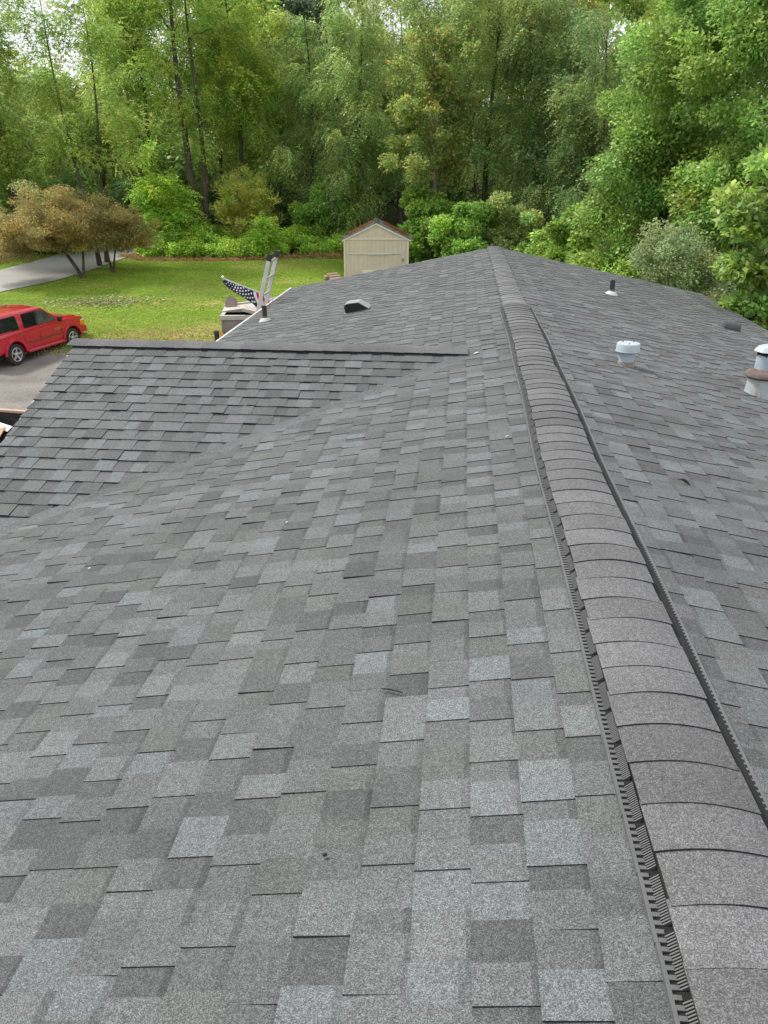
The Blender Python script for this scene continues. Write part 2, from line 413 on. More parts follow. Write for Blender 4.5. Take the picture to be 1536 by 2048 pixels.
RZ, PITCH, WHALF, YEND, YBACK = 5.0, 0.2058, 4.10, 15.85, -5.0
house = empty('house', (0, 6, 0), 'low gabled house under grey architectural shingles with long ridge vent, filling the foreground', 'house')
def under(o, root=house):                    # parts of the house are written in world coordinates and keep their place
    o.parent = root
    o.matrix_parent_inverse = Matrix.Translation(-root.location)
    return o
sl = math.sqrt(1+PITCH**2)
NC = int(WHALF*sl/0.143)
left_slope = under(shingles('roof_slope', (0, 0, RZ), (0, 1, 0), (-1, 0, -PITCH), YBACK, YEND, NC, 11, None, 1.0, .08))
right_slope = under(shingles('roof_slope', (0, 0, RZ), (0, 1, 0), (1, 0, -PITCH), YBACK, YEND, NC, 23, None, 1.0))
GY, GZ, GP = 7.09, RZ-0.078, 0.236
g1 = under(shingles('gable_slope', (0, GY, GZ), (1, 0, 0), (0, -1, -GP), -4.32, 0.05, 24, 37, None, 1.35, .08, .0072, .085))
g2 = under(shingles('gable_slope', (0, GY, GZ), (1, 0, 0), (0, 1, -GP), -4.36, 0.05, 24, 41, None, 1.0))

# woven strip along the valley between gable and main slope
def valley():
    rng = np.random.default_rng(52); V, C, MI = [], [], []
    ng = np.array([0, -GP, 1.])/math.sqrt(1+GP*GP); nm = np.array([-PITCH, 0, 1.])/math.sqrt(1+PITCH**2)
    def pv(y): return np.array([-(RZ-GZ+GP*(GY-y))/PITCH, y, GZ-GP*(GY-y)])
    ug = np.array([0, 1, GP])/math.sqrt(1+GP*GP); um = np.array([1, 0, PITCH])/math.sqrt(1+PITCH**2)
    y = 3.75
    while y < 7.0:
        st = .1265; y1 = min(y+st, 7.02); c = TONES[rng.integers(1, 4)]*rng.uniform(.97, 1.08)
        a, b = pv(y), pv(y1); w = .075+rng.uniform(-.006, .006); h0, h1 = .0125, .0105
        A, B = a+ug*w+ng*h0, b+ug*w+ng*h1; M0, M1 = a+(ng+nm)*.0062, b+(ng+nm)*.0056; D0, D1 = a+um*.10+nm*.0030, b+um*.10+nm*.0026
        for q, mi in (((M0, M1, B, A), 0), ((D0, D1, M1, M0), 0), ((A, B, b+ug*w, a+ug*w), 0)):
            V.extend(q); C.append(c); MI.append(mi)
        y = y1
    return quad_mesh('valley_strip', np.array(V), len(C), [M_SHINGLE, M_CUT], None, np.array(C), MI)
under(valley())

# ridge caps: bent pieces lapped away from the camera
def cap_run(name, fn, length, seed, half=.145, lift=.0042, ex=.143, drop=PITCH, tone=1.0):
    """fn(s, u, z) -> world point; s along the run from the near end"""
    rng = np.random.default_rng(seed); V, C, MI = [], [], []
    us = np.linspace(-half, half, 13)
    def prof(u): return -drop*(math.sqrt(u*u+.085**2)-.085)-(0.004*(abs(u)/half)**4)
    s = 0.0
    while s < length:
        e = ex+rng.normal(0, .004); yaw = rng.normal(0, .016); off = rng.normal(0, .0032); lf = lift+rng.uniform(-.001, .003)
        cap = np.array((.112, .111, .114))*tone*(1+rng.normal(0, .09))
        if rng.random() < .15: cap = cap*1.14
        if rng.random() < .12: cap = cap*0.86
        L = e+.02
        for i in range(12):
            for (sa, za), (sb, zb) in (((0, lf), (L*.5, lf*.62)), ((L*.5, lf*.62), (L, .0008))):
                q = []
                for ss, zz, uu in ((sa, za, us[i]), (sa, za, us[i+1]), (sb, zb, us[i+1]), (sb, zb, us[i])):
                    q.append(fn(s+ss+yaw*uu, uu+off, prof(uu)+zz))
                V.extend(q); C.append(cap); MI.append(0)
            V.extend([fn(s+yaw*us[i], us[i]+off, prof(us[i])-.001), fn(s+yaw*us[i+1], us[i+1]+off, prof(us[i+1])-.001),
                      fn(s+yaw*us[i+1], us[i+1]+off, prof(us[i+1])+lf), fn(s+yaw*us[i], us[i]+off, prof(us[i])+lf)]); C.append(cap); MI.append(1)
        for sg in (0, 12):
            u = us[sg]
            V.extend([fn(s, u+off, prof(u)-.003), fn(s+L, u+off, prof(u)-.003), fn(s+L, u+off, prof(u)+.001), fn(s, u+off, prof(u)+lf)]); C.append(cap); MI.append(1)
        s += e
    return quad_mesh(name, np.array(V), len(C), [M_CAP, M_CUT], None, np.array(C), MI)

VEND = 9.10                                   # where the ridge vent stops
def wig(y): return .007*math.sin(y*1.1+.4)+.004*math.sin(y*2.7)
def wz(y): return .004*math.sin(y*1.7)+.003*math.sin(y*3.9+1)
vent_cap = under(cap_run('ridge_cap', lambda s, u, z: (u+wig(s-1.5), s-1.5, RZ+.040+z+wz(s-1.5)), VEND+1.5, 5))
far_cap = under(cap_run('ridge_cap', lambda s, u, z: (u, VEND+.02+s, RZ+.012+z), YEND-VEND-.02, 6, half=.135, tone=1.22))
gable_cap = under(cap_run('gable_ridge_cap', lambda s, u, z: (-4.36+s, GY+u, GZ+.016+z), 3.78, 8, half=.15, drop=GP, tone=.94, ex=.19))

# ridge vent strips under the caps
vent = MB()
def roofz(x): return RZ-PITCH*abs(x)
vent.box((-.13, -1.5, RZ-.02), (.13, VEND, RZ+.012), 1)
for sg in (-1, 1):
    y = -1.5
    i = 0
    segs = 60
    o_ = .032 if sg > 0 else 0.0               # set further out on the right, widening the painted shadow gap
    rh = .012 if sg > 0 else .0175
    def fl(x): return roofz(x)+.0125
    for k in range(segs):                    # outer rail and black floor follow the slight wander of the strip
        ya, yb = -1.5+(VEND+1.5)*k/segs, -1.5+(VEND+1.5)*(k+1)/segs
        w = wig((ya+yb)/2)
        z0 = roofz(.175+o_)
        a_, b_ = sorted((sg*(.172+o_)+w, sg*(.181+o_)+w))
        vent.box((a_, ya, z0+.002), (b_, yb, z0+rh), 0)
        xa, xb = .100, .172+o_
        vent.prism([(sg*xa+w, ya, fl(xa)), (sg*xb+w, ya, fl(xb)-.001), (sg*xb+w, ya, z0-.004), (sg*xa+w, ya, z0-.004)], (0, yb-ya, 0), 1)
    while y < VEND-.02:
        w = wig(y)
        a_, b_ = sorted((sg*(.156+o_)+w, sg*(.1725+o_)+w)); z0 = roofz(.17+o_)
        vent.box((a_, y, z0+.006), (b_, y+(.0105 if sg < 0 else .008), z0+rh+.0005), 0)
        if i % 7 != 3 and sg < 0:
            for f in range(3):
                yy = y+.0069*f
                xs_, zs_ = (.138, .157), (z0+.034, z0+.016)
                pts = [(sg*xs_[0]+w, yy, z0+.008), (sg*xs_[1]+w, yy, z0+.008), (sg*xs_[1]+w, yy, zs_[1]), (sg*xs_[0]+w, yy, zs_[0])]
                vent.prism(pts, (0, .0032, 0), 0)
        y += .0207; i += 1
ridge_vent = under(vent.build('ridge_vent', [M_PLASTIC, M_SLOT], None, recalc=True))

# drip edges, walls
de = MB()
ze = RZ-PITCH*WHALF
de.box((-WHALF-.012, YBACK, ze-.13), (-WHALF+.016, YEND+.02, ze+.010))
under(de.build('drip_edge', M_WHITE))
de = MB(); de.box((WHALF-.09, YBACK, ze-.13), (WHALF-.07, YEND+.02, ze-.02)); under(de.build('drip_edge', M_WHITE))
de = MB()
for sg in (-1, 1):
    pts = [(0, YEND+.004, RZ-.012), (sg*(WHALF-.06), YEND+.004, ze-.008), (sg*(WHALF-.06), YEND+.004, ze-.14), (0, YEND+.004, RZ-.14)]
    de.prism(pts, (0, .02, 0))
under(de.build('rake_trim', M_WHITE))
de = MB()
hh = 3.42
for sg in (-1, 1):
    xe = -4.335+(.085*hh if sg < 0 else 0)
    pts = [(-4.335, GY, GZ-.02), (xe, GY+sg*hh, GZ-GP*hh-.02), (xe, GY+sg*hh, GZ-GP*hh-.14), (-4.335, GY, GZ-.14)]
    de.prism(pts, (.02, 0, 0))
under(de.build('rake_trim', M_WHITE))
wl = MB()
wl.prism([(-3.8, YEND-.25, 0), (3.8, YEND-.25, 0), (3.8, YEND-.25, RZ-PITCH*3.8-.06), (0, YEND-.25, RZ-.06), (-3.8, YEND-.25, RZ-PITCH*3.8-.06)], (0, -(YEND-.25-YBACK-.2), 0))
wl.prism([(-3.95, GY-3.0, 0), (-3.95, GY+3.0, 0), (-3.95, GY+3.0, GZ-GP*3.0-.06), (-3.95, GY, GZ-.06), (-3.95, GY-3.0, GZ-GP*3.0-.06)], (.25, 0, 0))
under(wl.build('wall', M_SIDING))

# ------------------------------------------------------------------ things built into the roof (parts of the house)
def roof_at(x, y): return Vector((x, y, RZ-PITCH*abs(x)))
def slope_matrix(x, y, lift=.009):
    sg = 1 if x > 0 else -1
    ax = Vector((sg, 0, -PITCH)).normalized(); ay = Vector((0, 1, 0)); az = ax.cross(ay)
    if az.z < 0: ay = -ay; az = ax.cross(ay)
    p = roof_at(x, y)+az*lift
    return Matrix(((ax.x, ay.x, az.x, p.x), (ax.y, ay.y, az.y, p.y), (ax.z, ay.z, az.z, p.z), (0, 0, 0, 1)))
def T(p): return Matrix.Translation(p)

def plumbing(x, y, h, r, fl_mat, label):
    p = roof_at(x, y)
    m = MB(); m.lathe([(r, .02), (r, h), (r*.8, h), (r*.8, h-.05)], 16, 0, T(p))
    pipe = under(m.build('vent_pipe', M_PIPE, sm=40)); pipe['label'] = label
    m = MB(); SM = slope_matrix(x, y)
    m.lathe([(r*2.6, 0), (r*2.5, .008), (r*2.2, .022), (r*1.35, .05)], 20, 0, SM)
    m.build('flashing', fl_mat, pipe, sm=40)
    m = MB(); m.lathe([(r*1.4, .035), (r*1.15, .075), (r*1.02, .085)], 16, 0, T(p))
    m.build('rubber_boot', M_BOOT, pipe, sm=40)
    return pipe
plumbing(-3.64, 11.78, .24, .038, M_FLASH, 'black plumbing pipe near the left eave')
plumbing(1.67, 12.26, .22, .038, M_FLASH, 'black plumbing pipe on the far right slope')

# capped vent pipe, painted pale blue-grey
p = roof_at(.89, 7.05)
m = MB(); m.lathe([(.069, -.02), (.069, .19)], 28, 0, T(p))
vp = under(m.build('exhaust_pipe', M_GALV, sm=40)); vp['label'] = 'pale blue-grey capped pipe right of the ridge'
m = MB(); m.lathe([(.060, .125), (.103, .130), (.109, .137), (.104, .147), (.104, .196), (.098, .206), (.0, .213)], 32, 0, T(p), close=False)
for a in (.6, 2.4, 4.6):
    m.lathe([(.006, .205), (.006, .214), (.003, .216)], 8, 1, T(p+Vector((.06*math.cos(a), .06*math.sin(a), 0))))
c = m.build('pipe_cap', [M_GALVTOP, M_PIPE], vp, sm=40)
m = MB(); m.lathe([(.080, -.02), (.076, .034), (.071, .044)], 28, 0, T(p)); m.build('pipe_collar', M_TAN, vp, sm=40)

# metal flue with rusty storm collar
p = roof_at(2.13, 7.08); FZ = Matrix.Translation(p) @ Matrix.Diagonal((1, 1, .85, 1))
m = MB(); m.lathe([(.148, -.05), (.138, .06), (.128, .20)], 28, 0, FZ)
fl = under(m.build('chimney_flue', M_STREAK, sm=40)); fl['label'] = 'streaked white metal flue with rusty collar'
m = MB(); m.lathe([(.10, .195), (.15, .20), (.168, .222), (.165, .240), (.148, .262), (.11, .285), (.09, .30)], 28, 0, FZ); m.build('storm_collar', M_RUST, fl, sm=40)
m = MB(); m.lathe([(.095, .28), (.095, .44)], 28, 0, FZ); m.build('flue_pipe', M_GALV, fl, sm=40)
m = MB(); m.lathe([(.085, .435), (.085, .47)], 20, 0, FZ)
for k in range(6):
    a = k*math.pi/3; m.box((-.006, -.004, .43), (.006, .004, .50), 0, FZ @ Matrix.Rotation(a, 4, 'Z') @ T((.092, 0, 0)))
m.build('cap_screen', M_DARK, fl)
m = MB()
prof = [(.118, .478), (.132, .482), (.10, .522), (.05, .545), (.0, .550)]
m.lathe(prof, 8, 0, FZ, close=False); m.build('rain_cap', M_GALVTOP, fl)

# slant-back louvred box vent on the left slope
SM = slope_matrix(-2.10, 11.05, .006) @ Matrix.Scale(.88, 4)
m = MB()
outline = [(.17, 0), (.17, .10), (.15, .132), (.10, .142), (-.07, .132), (-.20, .02), (-.22, 0)]
m.prism([SM @ Vector((x, -.15, z)) for x, z in outline], SM.to_3x3() @ Vector((0, .30, 0)))
bv = under(m.build('box_vent', M_DARK)); bv['label'] = 'low black louvred vent with pale hood on the left slope'
m = MB()
top = [(.178, .10), (.178, .115), (.155, .145), (.10, .153), (-.075, .144), (-.225, .018), (-.225, .006), (-.070, .133), (.098, .143), (.150, .133)]
m.prism([SM @ Vector((x, -.158, z)) for x, z in top], SM.to_3x3() @ Vector((0, .316, 0)))
m.build('hood', M_HOOD, bv)
for sg in (-1, 1):
    m = MB()
    for k in range(11):
        x = -.10+.024*k; zt = min(.125, .02+(.20+x)*.86-.02)
        m.box((x, sg*.153-.004, .004), (x+.006, sg*.153+.004, zt), 0, SM)
    m.build('louvre', M_PIPE, bv)
m = MB(); m.box((-.21, -.165, 0), (.20, .165, .004), 0, SM); m.build('flange', M_HOOD, bv)

# rounded hood vent on the right slope
SM = slope_matrix(3.22, 11.34, .006)
m = MB()
for k in range(1):
    ring = []
    prof = []
    for a in range(0, 13):
        t = math.pi*a/12; prof.append((.062*math.cos(t), .10*math.sin(t)))
    m.prism([SM @ Vector((-.13, y, z)) for y, z in prof], SM.to_3x3() @ Vector((.24, 0, 0)))
m.bevel(.016, 2, 50)
hv = under(m.build('hood_vent', plain('grey_hood', (.055, .054, .055), rough=.6), sm=50)); hv['label'] = 'small rounded grey hood vent'
m = MB(); m.box((-.17, -.11, 0), (.17, .11, .003), 0, SM); m.build('flange', M_BOOT, hv)

# ------------------------------------------------------------------ text as flat mesh lettering
def lettering(name, body, size, mat, parent, M, extrude=.002):
    c = bpy.data.curves.new(name, 'FONT'); c.body = body; c.size = size; c.extrude = extrude; c.align_x = 'CENTER'
    o = bpy.data.objects.new(name, c); COL.objects.link(o)
    bpy.context.view_layer.update()
    dg = bpy.context.evaluated_depsgraph_get()
    me = bpy.data.meshes.new_from_object(o.evaluated_get(dg)); me.name = name
    bpy.data.objects.remove(o); bpy.data.curves.remove(c)
    me.transform(M)
    return link(name, me, mat, parent)

# ------------------------------------------------------------------ red sport utility vehicle on the driveway
def build_truck():
    hx, hy = 0.64, 2.84
    rz = math.atan2(hy, hx)
    base = (-15.70, 26.5, 0.04)
    # rear wheel about (-15.92, 25.05), front wheel about (-15.28, 27.9), right side towards the camera
    right = Vector((math.sin(rz), -math.cos(rz), 0))
    loc = Vector(base)-right*.76
    z0 = .05
    root = empty('sport_utility_vehicle', (loc.x, loc.y, z0), 'red sport utility vehicle with dark windows parked on the gravel driveway', 'car', rz)
    HW = .91
    def arch(cx, r, n=10): return [(cx-r*math.cos(math.pi*k/n), .40+r*math.sin(math.pi*k/n)*.98) for k in range(n+1)]
    low = [(-2.42, .46)]+[(x, z) for x, z in arch(-1.47, .45) if z > .44]+[(-.98, .40), (.98, .40)]+[(x, z) for x, z in arch(1.47, .45) if z > .44]+[(1.96, .47), (2.30, .50)]
    top = [(2.34, .62), (2.35, .90), (2.29, 1.03), (2.08, 1.085), (1.5, 1.105), (.98, 1.125), (-2.36, 1.13), (-2.46, .95), (-2.46, .62)]
    m = MB()
    m.prism([(x, -HW, z) for x, z in low+top], (0, 2*HW, 0))
    for v in m.bm.verts:                        # tumble in at the belt line, pinch the nose
        t = max(0, (v.co.z-.80)/.33); v.co.y *= 1-.055*t*t
        if v.co.x > 1.9: v.co.y *= 1-.16*((v.co.x-1.9)/.45)**2
    m.bevel(.022, 2, 30)
    body = m.build('body', M_RED, root, sm=35)
    m = MB()                                    # raised centre of the bonnet
    m.prism([(.95, -.60, 1.08), (2.05, -.50, 1.06), (2.28, -.46, 1.0), (2.28, .46, 1.0), (2.05, .50, 1.06), (.95, .60, 1.08)], (0, 0, .085))
    m.bevel(.04, 2, 30); m.build('bonnet', M_RED, root, sm=40)
    for cx in (-1.47, 1.47):                    # flared wing over each wheel
        for sg in (-1, 1):
            m = MB()
            o_ = [(x, sg*(HW-.035), z) for x, z in arch(cx, .535)]; i_ = [(x, sg*(HW-.035), z) for x, z in arch(cx, .44)]
            m.prism(o_+i_[::-1], (0, sg*.075, 0))
            m.bevel(.022, 2, 30); m.build('wheel_arch_flare', M_RED, root, sm=40)
    # cabin
    belt, roof = 1.115, 1.755
    zs = [belt, 1.50, 1.69, roof]
    def xr(z): return -2.43+.17*((z-belt)/(roof-belt))
    def xf(z): return 1.02-.86*((z-belt)/(roof-belt))**1.02
    def yw(z): return .855-.165*((z-belt)/(roof-belt))**1.2
    m = MB(); rings = []
    for z in zs:
        ww = yw(z)-(.05 if z == roof else 0); e = .10 if z == roof else 0
        rings.append([m.bm.verts.new(p_) for p_ in ((xr(z)+e, -ww, z), (xf(z)-e*1.5, -ww, z), (xf(z)-e*.6+.06, 0, z+.012), (xf(z)-e*1.5, ww, z), (xr(z)+e, ww, z), (xr(z)+e-.03, 0, z+(.02 if z == roof else 0)))])
    for a, b in zip(rings, rings[1:]):
        for k in range(6): m.bm.faces.new((a[k], a[(k+1) % 6], b[(k+1) % 6], b[k]))
    m.bm.faces.new(rings[-1]); m.bm.faces.new(rings[0][::-1])
    m.bevel(.03, 2, 22); m.build('cabin', M_RED, root, sm=40)
    def side_panel(name, pts, sg, mat, off=.008, th=.006):
        mm = MB(); q = [(x, sg*(yw(z)+off), z) for x, z in pts]
        mm.prism(q, (0, sg*th, 0)); return mm.build(name, mat, root)
    for sg in (-1, 1):
        side_panel('door_window', [(-.16, 1.17), (.80, 1.17), (.74, 1.22), (.34, 1.55), (.20, 1.615), (-.02, 1.63)], sg, M_GLASSF)
        side_panel('door_window', [(-.86, 1.17), (-.27, 1.17), (-.13, 1.63), (-.80, 1.63)], sg, M_GLASS)
        side_panel('cargo_window', [(-2.24, 1.19), (-1.10, 1.17), (-1.06, 1.24), (-1.09, 1.60), (-1.13, 1.63), (-2.12, 1.62), (-2.18, 1.58)], sg, M_GLASS)
        side_panel('window_pillar', [(-.265, 1.17), (-.165, 1.17), (-.03, 1.63), (-.125, 1.63)], sg, M_BLACKP, .0085, .009)
        mm = MB(); mm.box((-.92, sg*(HW+.002)-.010, .655), (.93, sg*(HW+.002)+.010, .70)); mm.build('side_trim', M_REDTRIM, root)
        mm = MB(); mm.box((-.98, sg*HW-.11, .345), (.98, sg*HW+.10, .405)); mm.bevel(.02, 2); rb = mm.build('running_board', M_RED, root)
        mm = MB(); mm.box((-.92, sg*(HW+.02)-.05, .402), (.92, sg*(HW+.02)+.05, .412)); mm.build('step_tread', M_TREAD, rb)
        mm = MB(); mm.box((.70, sg*(HW+.03)-.015, 1.14), (.78, sg*(HW+.12)+.0, 1.19), 0)
        mm.box((.70, min(sg*(HW+.05), sg*(HW+.22)), 1.13), (.80, max(sg*(HW+.05), sg*(HW+.22)), 1.32)); mm.bevel(.025, 2); mm.build('wing_mirror', M_BLACKP, root, sm=40)
        for x in (-.15, -1.02):
            mm = MB(); mm.box((x-.09, sg*(HW-.02)-.012, .925), (x+.09, sg*(HW-.02)+.018, .975)); mm.bevel(.01, 2); mm.build('door_handle', M_REDTRIM, root)
        for x in (.93, -.20, -.97):
            mm = MB(); mm.box((x-.004, sg*(HW-.0005)-.004, .46), (x+.004, sg*(HW-.0005)+.004, .86)); mm.build('door_seam', M_DARK, root)
        mm = MB(); mm.box((2.06, min(sg*.80, sg*.60), .80), (2.352, max(sg*.80, sg*.60), .95)); mm.bevel(.02, 2); mm.build('headlight', M_LAMP, root)
        mm = MB(); mm.box((2.10, min(sg*.83, sg*.74), .74), (2.345, max(sg*.83, sg*.74), .92)); mm.bevel(.02, 2); mm.build('turn_signal', M_AMBER, root)
    mm = MB()                                  # windscreen and rear glass
    mm.poly([(xf(1.16)+.015, -.74, 1.16), (xf(1.16)+.075, 0, 1.17), (xf(1.68)+.07, 0, 1.69), (xf(1.68)+.012, -.62, 1.68)])
    mm.poly([(xf(1.16)+.015, .74, 1.16), (xf(1.16)+.075, 0, 1.17), (xf(1.68)+.07, 0, 1.69), (xf(1.68)+.012, .62, 1.68)])
    mm.build('windscreen', M_GLASS, root)
    mm = MB(); mm.poly([(xr(1.2)-.036, -.7, 1.2), (xr(1.2)-.036, .7, 1.2), (xr(1.62)-.036, .6, 1.62), (xr(1.62)-.036, -.6, 1.62)]); mm.build('rear_window', M_GLASS, root)
    mm = MB(); mm.box((2.10, -.82, .46), (2.44, .82, .70)); mm.bevel(.05, 3); mm.build('front_bumper', M_RED, root, sm=40)
    mm = MB(); mm.box((-2.56, -.86, .48), (-2.30, .86, .70)); mm.bevel(.05, 3); mm.build('rear_bumper', M_CHROME, root, sm=40)
    mm = MB(); mm.box((2.28, -.55, .72), (2.352, .55, .93)); mm.bevel(.02, 2); mm.build('grille', M_DARK, root)
    mm = MB(); mm.box((-2.2, -.70, .30), (2.15, .70, .46)); mm.build('underbody', M_DARK, root)
    lettering('fender_badge', 'MAGNUM', .085, M_CHROME, body, Matrix.Translation((.72, -HW-.0015, .845)) @ Matrix.Rotation(RAD(90), 4, 'X'))
    for sg in (-1, 1):
        for cx in (-1.473, 1.473):
            yy = sg*.80
            Mw = Matrix.Translation((cx, yy, .375)) @ Matrix.Rotation(RAD(90)*(1 if sg < 0 else -1), 4, 'X')
            mm = MB(); mm.lathe([(.20, -.11), (.34, -.12), (.368, -.085), (.375, -.04), (.375, .04), (.368, .085), (.345, .115), (.255, .118), (.235, .085)], 36, 0, Mw, close=False)
            wheel = mm.build('wheel', M_TYRE, root, sm=30)
            mm = MB(); mm.lathe([(.245, .112), (.236, .118), (.215, .112), (.205, .04), (.0, .03)], 32, 0, Mw, close=False)
            for k in range(5):
                A = Mw @ Matrix.Rotation(2*math.pi*k/5+.2, 4, 'Z')
                mm.prism([A @ Vector(q) for q in ((.03, -.045, .06), (.225, -.028, .075), (.225, .028, .075), (.03, .045, .06))], (A.to_3x3() @ Vector((0, 0, .035))))
            mm.lathe([(.062, .06), (.062, .108), (.045, .118), (0, .118)], 16, 0, Mw, close=False)
            mm.build('rim', M_RIM, wheel, sm=30)
            mm = MB(); mm.lathe([(.203, .045), (.203, .048), (.0, .048)], 24, 0, Mw, close=False); mm.build('brake_disc', M_DARK, wheel)
    return root
build_truck()

# ------------------------------------------------------------------ dump trailer with roofing debris
tr = empty('dump_trailer', (-10.5, 13.7, gzf(-10.5, 13.7)+.03), 'black steel dump trailer with wooden top rail, left of the gabled roof', 'trailer', RAD(-7.3))
LX, LY = 1.9, 1.85
m = MB()
m.box((-LX, -LY, .52), (LX, LY, .60)); m.build('bed_floor', M_BLACKSTEEL, tr)
for nm, lo, hi in (('far', (-LX, LY-.06, .60), (LX, LY, 1.40)), ('near', (-LX, -LY, .60), (LX, -LY+.06, 1.40)), ('l', (-LX, -LY+.06, .60), (-LX+.06, LY-.06, 1.40)), ('r', (LX-.06, -LY+.06, .60), (LX, LY-.06, 1.40))):
    m = MB(); m.box(lo, hi)
    if nm == 'far':
        for k in range(5): m.box((-1.5+.75*k, LY, .62), (-1.42+.75*k, LY+.06, 1.38))
    w = m.build('side_wall', M_BLACKSTEEL, tr)
    m = MB(); m.box((lo[0]-.02, lo[1]-.02, 1.402), (hi[0]+.02, hi[1]+.02, 1.452)); m.build('top_rail', M_WOOD, w)
for sg in (-1, 1):
    for k in (-.45, .45):
        m = MB(); m.lathe([(.1, -.1), (.33, -.1), (.36, -.05), (.36, .05), (.33, .1), (.1, .1)], 24, 0, T((k, sg*(LY+.16), .36)) @ Matrix.Rotation(RAD(90), 4, 'X')); m.build('wheel', M_TYRE, tr, sm=40)
m = MB(); m.box((-LX-1.2, -.06, .42), (-LX, .06, .52)); m.build('tow_bar', M_BLACKSTEEL, tr)
rng = random.Random(4)
def slab(name, label, cat, c, size, rot, mat):
    mm = MB(); mm.box((-size[0]/2, -size[1]/2, -size[2]/2), (size[0]/2, size[1]/2, size[2]/2))
    o = mm.build(name, mat); o.location = c; o.rotation_euler = [RAD(a) for a in rot]
    return tag(o, label, cat)
# flattened packaging heaped in the trailer, near the camera-left corner
mm = MB()
for k in range(26):
    Mx = T((rng.uniform(-1.5, 1.5), rng.uniform(-1.5, 1.3), .62+rng.uniform(.02, .28))) @ Matrix.Rotation(rng.uniform(0, 3), 4, 'Z') @ Matrix.Rotation(rng.uniform(-.4, .4), 4, 'X')
    s_ = rng.uniform(.3, .6); mm.box((-s_, -.18, -.012), (s_, .18, .012), 0, Mx)
heap = mm.build('shingle_scraps', M_CUT); heap.location = tr.location; heap.rotation_euler = tr.rotation_euler
tag(heap, 'torn dark shingle scraps heaped on the trailer floor', 'scraps', kind='stuff')
c0 = tr.location
def onbed(x, y, z):
    return Matrix.Translation(c0) @ Matrix.Rotation(RAD(-7.3), 4, 'Z') @ Vector((x, y, z))
slab('cardboard_sheet', 'brown cardboard sheet thrown in the black trailer', 'cardboard', onbed(-.52, 1.28, 1.02), (.62, .50, .02), (14, -6, 8), M_CARD)
slab('paper_wrapper', 'white paper wrapper lying above the cardboard in the trailer', 'wrapper', onbed(-.38, 1.60, 1.12), (.40, .18, .012), (22, 12, -10), M_PAPER)

# ------------------------------------------------------------------ garden shed
GS = 1.50
shed = empty('garden_shed', (-4.64, 37.78, GS), 'cream wooden garden shed with gabled roof at the edge of the lawn', 'shed', YAW)
SW, SD, SE, SP = 1.50, 3.2, 1.74, 2.44       # half width, depth, eave and peak height
m = MB()
m.prism([(-SW, 0, 0), (SW, 0, 0), (SW, 0, SE), (0, 0, SP-.06), (-SW, 0, SE)], (0, SD, 0))
wall = m.build('wall', M_SHEDWALL, shed)
m = MB()
k = 0
x = -SW+.05
while x < SW-.05:
    zt = SE-.03 if True else 0
    m.box((x-.004, -.004, 0), (x+.004, -.001, SE-.05)); x += .203
x = -SW+.25
while x < SW-.2:
    m.box((x-.004, -.004, SE+.01), (x+.004, -.001, SE+(SP-SE)*(1-abs(x)/SW)-.10)); x += .406
m.build('siding_groove', M_GROOVE, wall)
m = MB(); m.box((-SW-.02, -.035, SE-.045), (SW+.02, -.006, SE+.01)); m.build('cross_trim', M_SHEDTRIM, shed)
for sg in (-1, 1):
    m = MB(); m.box((sg*SW-.055, -.03, 0), (sg*SW+.03, -.005, SE-.046)); m.build('corner_trim', M_SHEDTRIM, shed)
    m = MB(); m.box((sg*SW+(.004 if sg > 0 else -.034), .0, 0), (sg*SW+(.034 if sg > 0 else -.004), SD, SE-.02)); m.build('side_wall', M_DKGREEN, shed)
    m = MB(); dx, dz = SW+.13, (SP-SE)*(SW+.13)/SW
    m.prism([(0, -.07, SP), (sg*dx, -.07, SP-dz), (sg*dx, -.07, SP-dz-.075), (0, -.07, SP-.085)], (0, .05, 0)); m.build('rake_board', M_CREAM, shed)
m = MB(); m.box((-.0, 0, 0), (.001, .001, .001)) if False else None
for sg in (-1, 1):
    U_ = (0, 1, 0); D_ = (sg*1, 0, -(SP-SE)/SW)
    o = shingles('roof_slope', (0, 0, 0), U_, D_, -.10, SD+.1, 13, 61+sg, None, 1.2)
    o.location = (0, 0, SP+.012); o.parent = shed
m = MB()
for k in range(24):
    y0 = -.10+k*.142
    m.prism([(-.13, y0, SP-.035), (0, y0, SP+.035), (.13, y0, SP-.035), (.13, y0, SP-.05), (0, y0, SP+.02), (-.13, y0, SP-.05)], (0, .13, 0))
m.build('ridge_cap', M_CUT, shed)
m = MB()
pts = [(-1.33, -.05, 1.075), (-.9, -.05, 1.06), (-.4, -.05, 1.05), (.1, -.05, 1.045), (.6, -.05, 1.06), (.95, -.05, 1.085), (1.2, -.05, 1.09)]
m.tube(pts[:3], .016, 8); m.tube(pts[2:5], [.028]*3, 8); m.tube(pts[4:], .018, 8)
m.box((-.90, -.06, 1.0), (-.82, -.006, 1.06))
tag(m.build('hanging_pole', M_WHITE), 'bowed white pole hung level across the shed front', 'pole').matrix_world = Matrix.Translation((-4.64, 37.78, GS)) @ Matrix.Rotation(YAW, 4, 'Z')
m = MB(); m.box((-.66, -.055, .18), (.62, -.006, .32)); m.build('door_sill_board', M_CREAM, shed)
m = MB()
for a in (0, 1): m.tube([(1.235+a*.05, -.008, .86), (1.24+a*.05, -.02, .73+.02*a), (1.25+a*.02, -.02, .69)], .008, 6)
m.build('door_hook', M_DARK, shed)
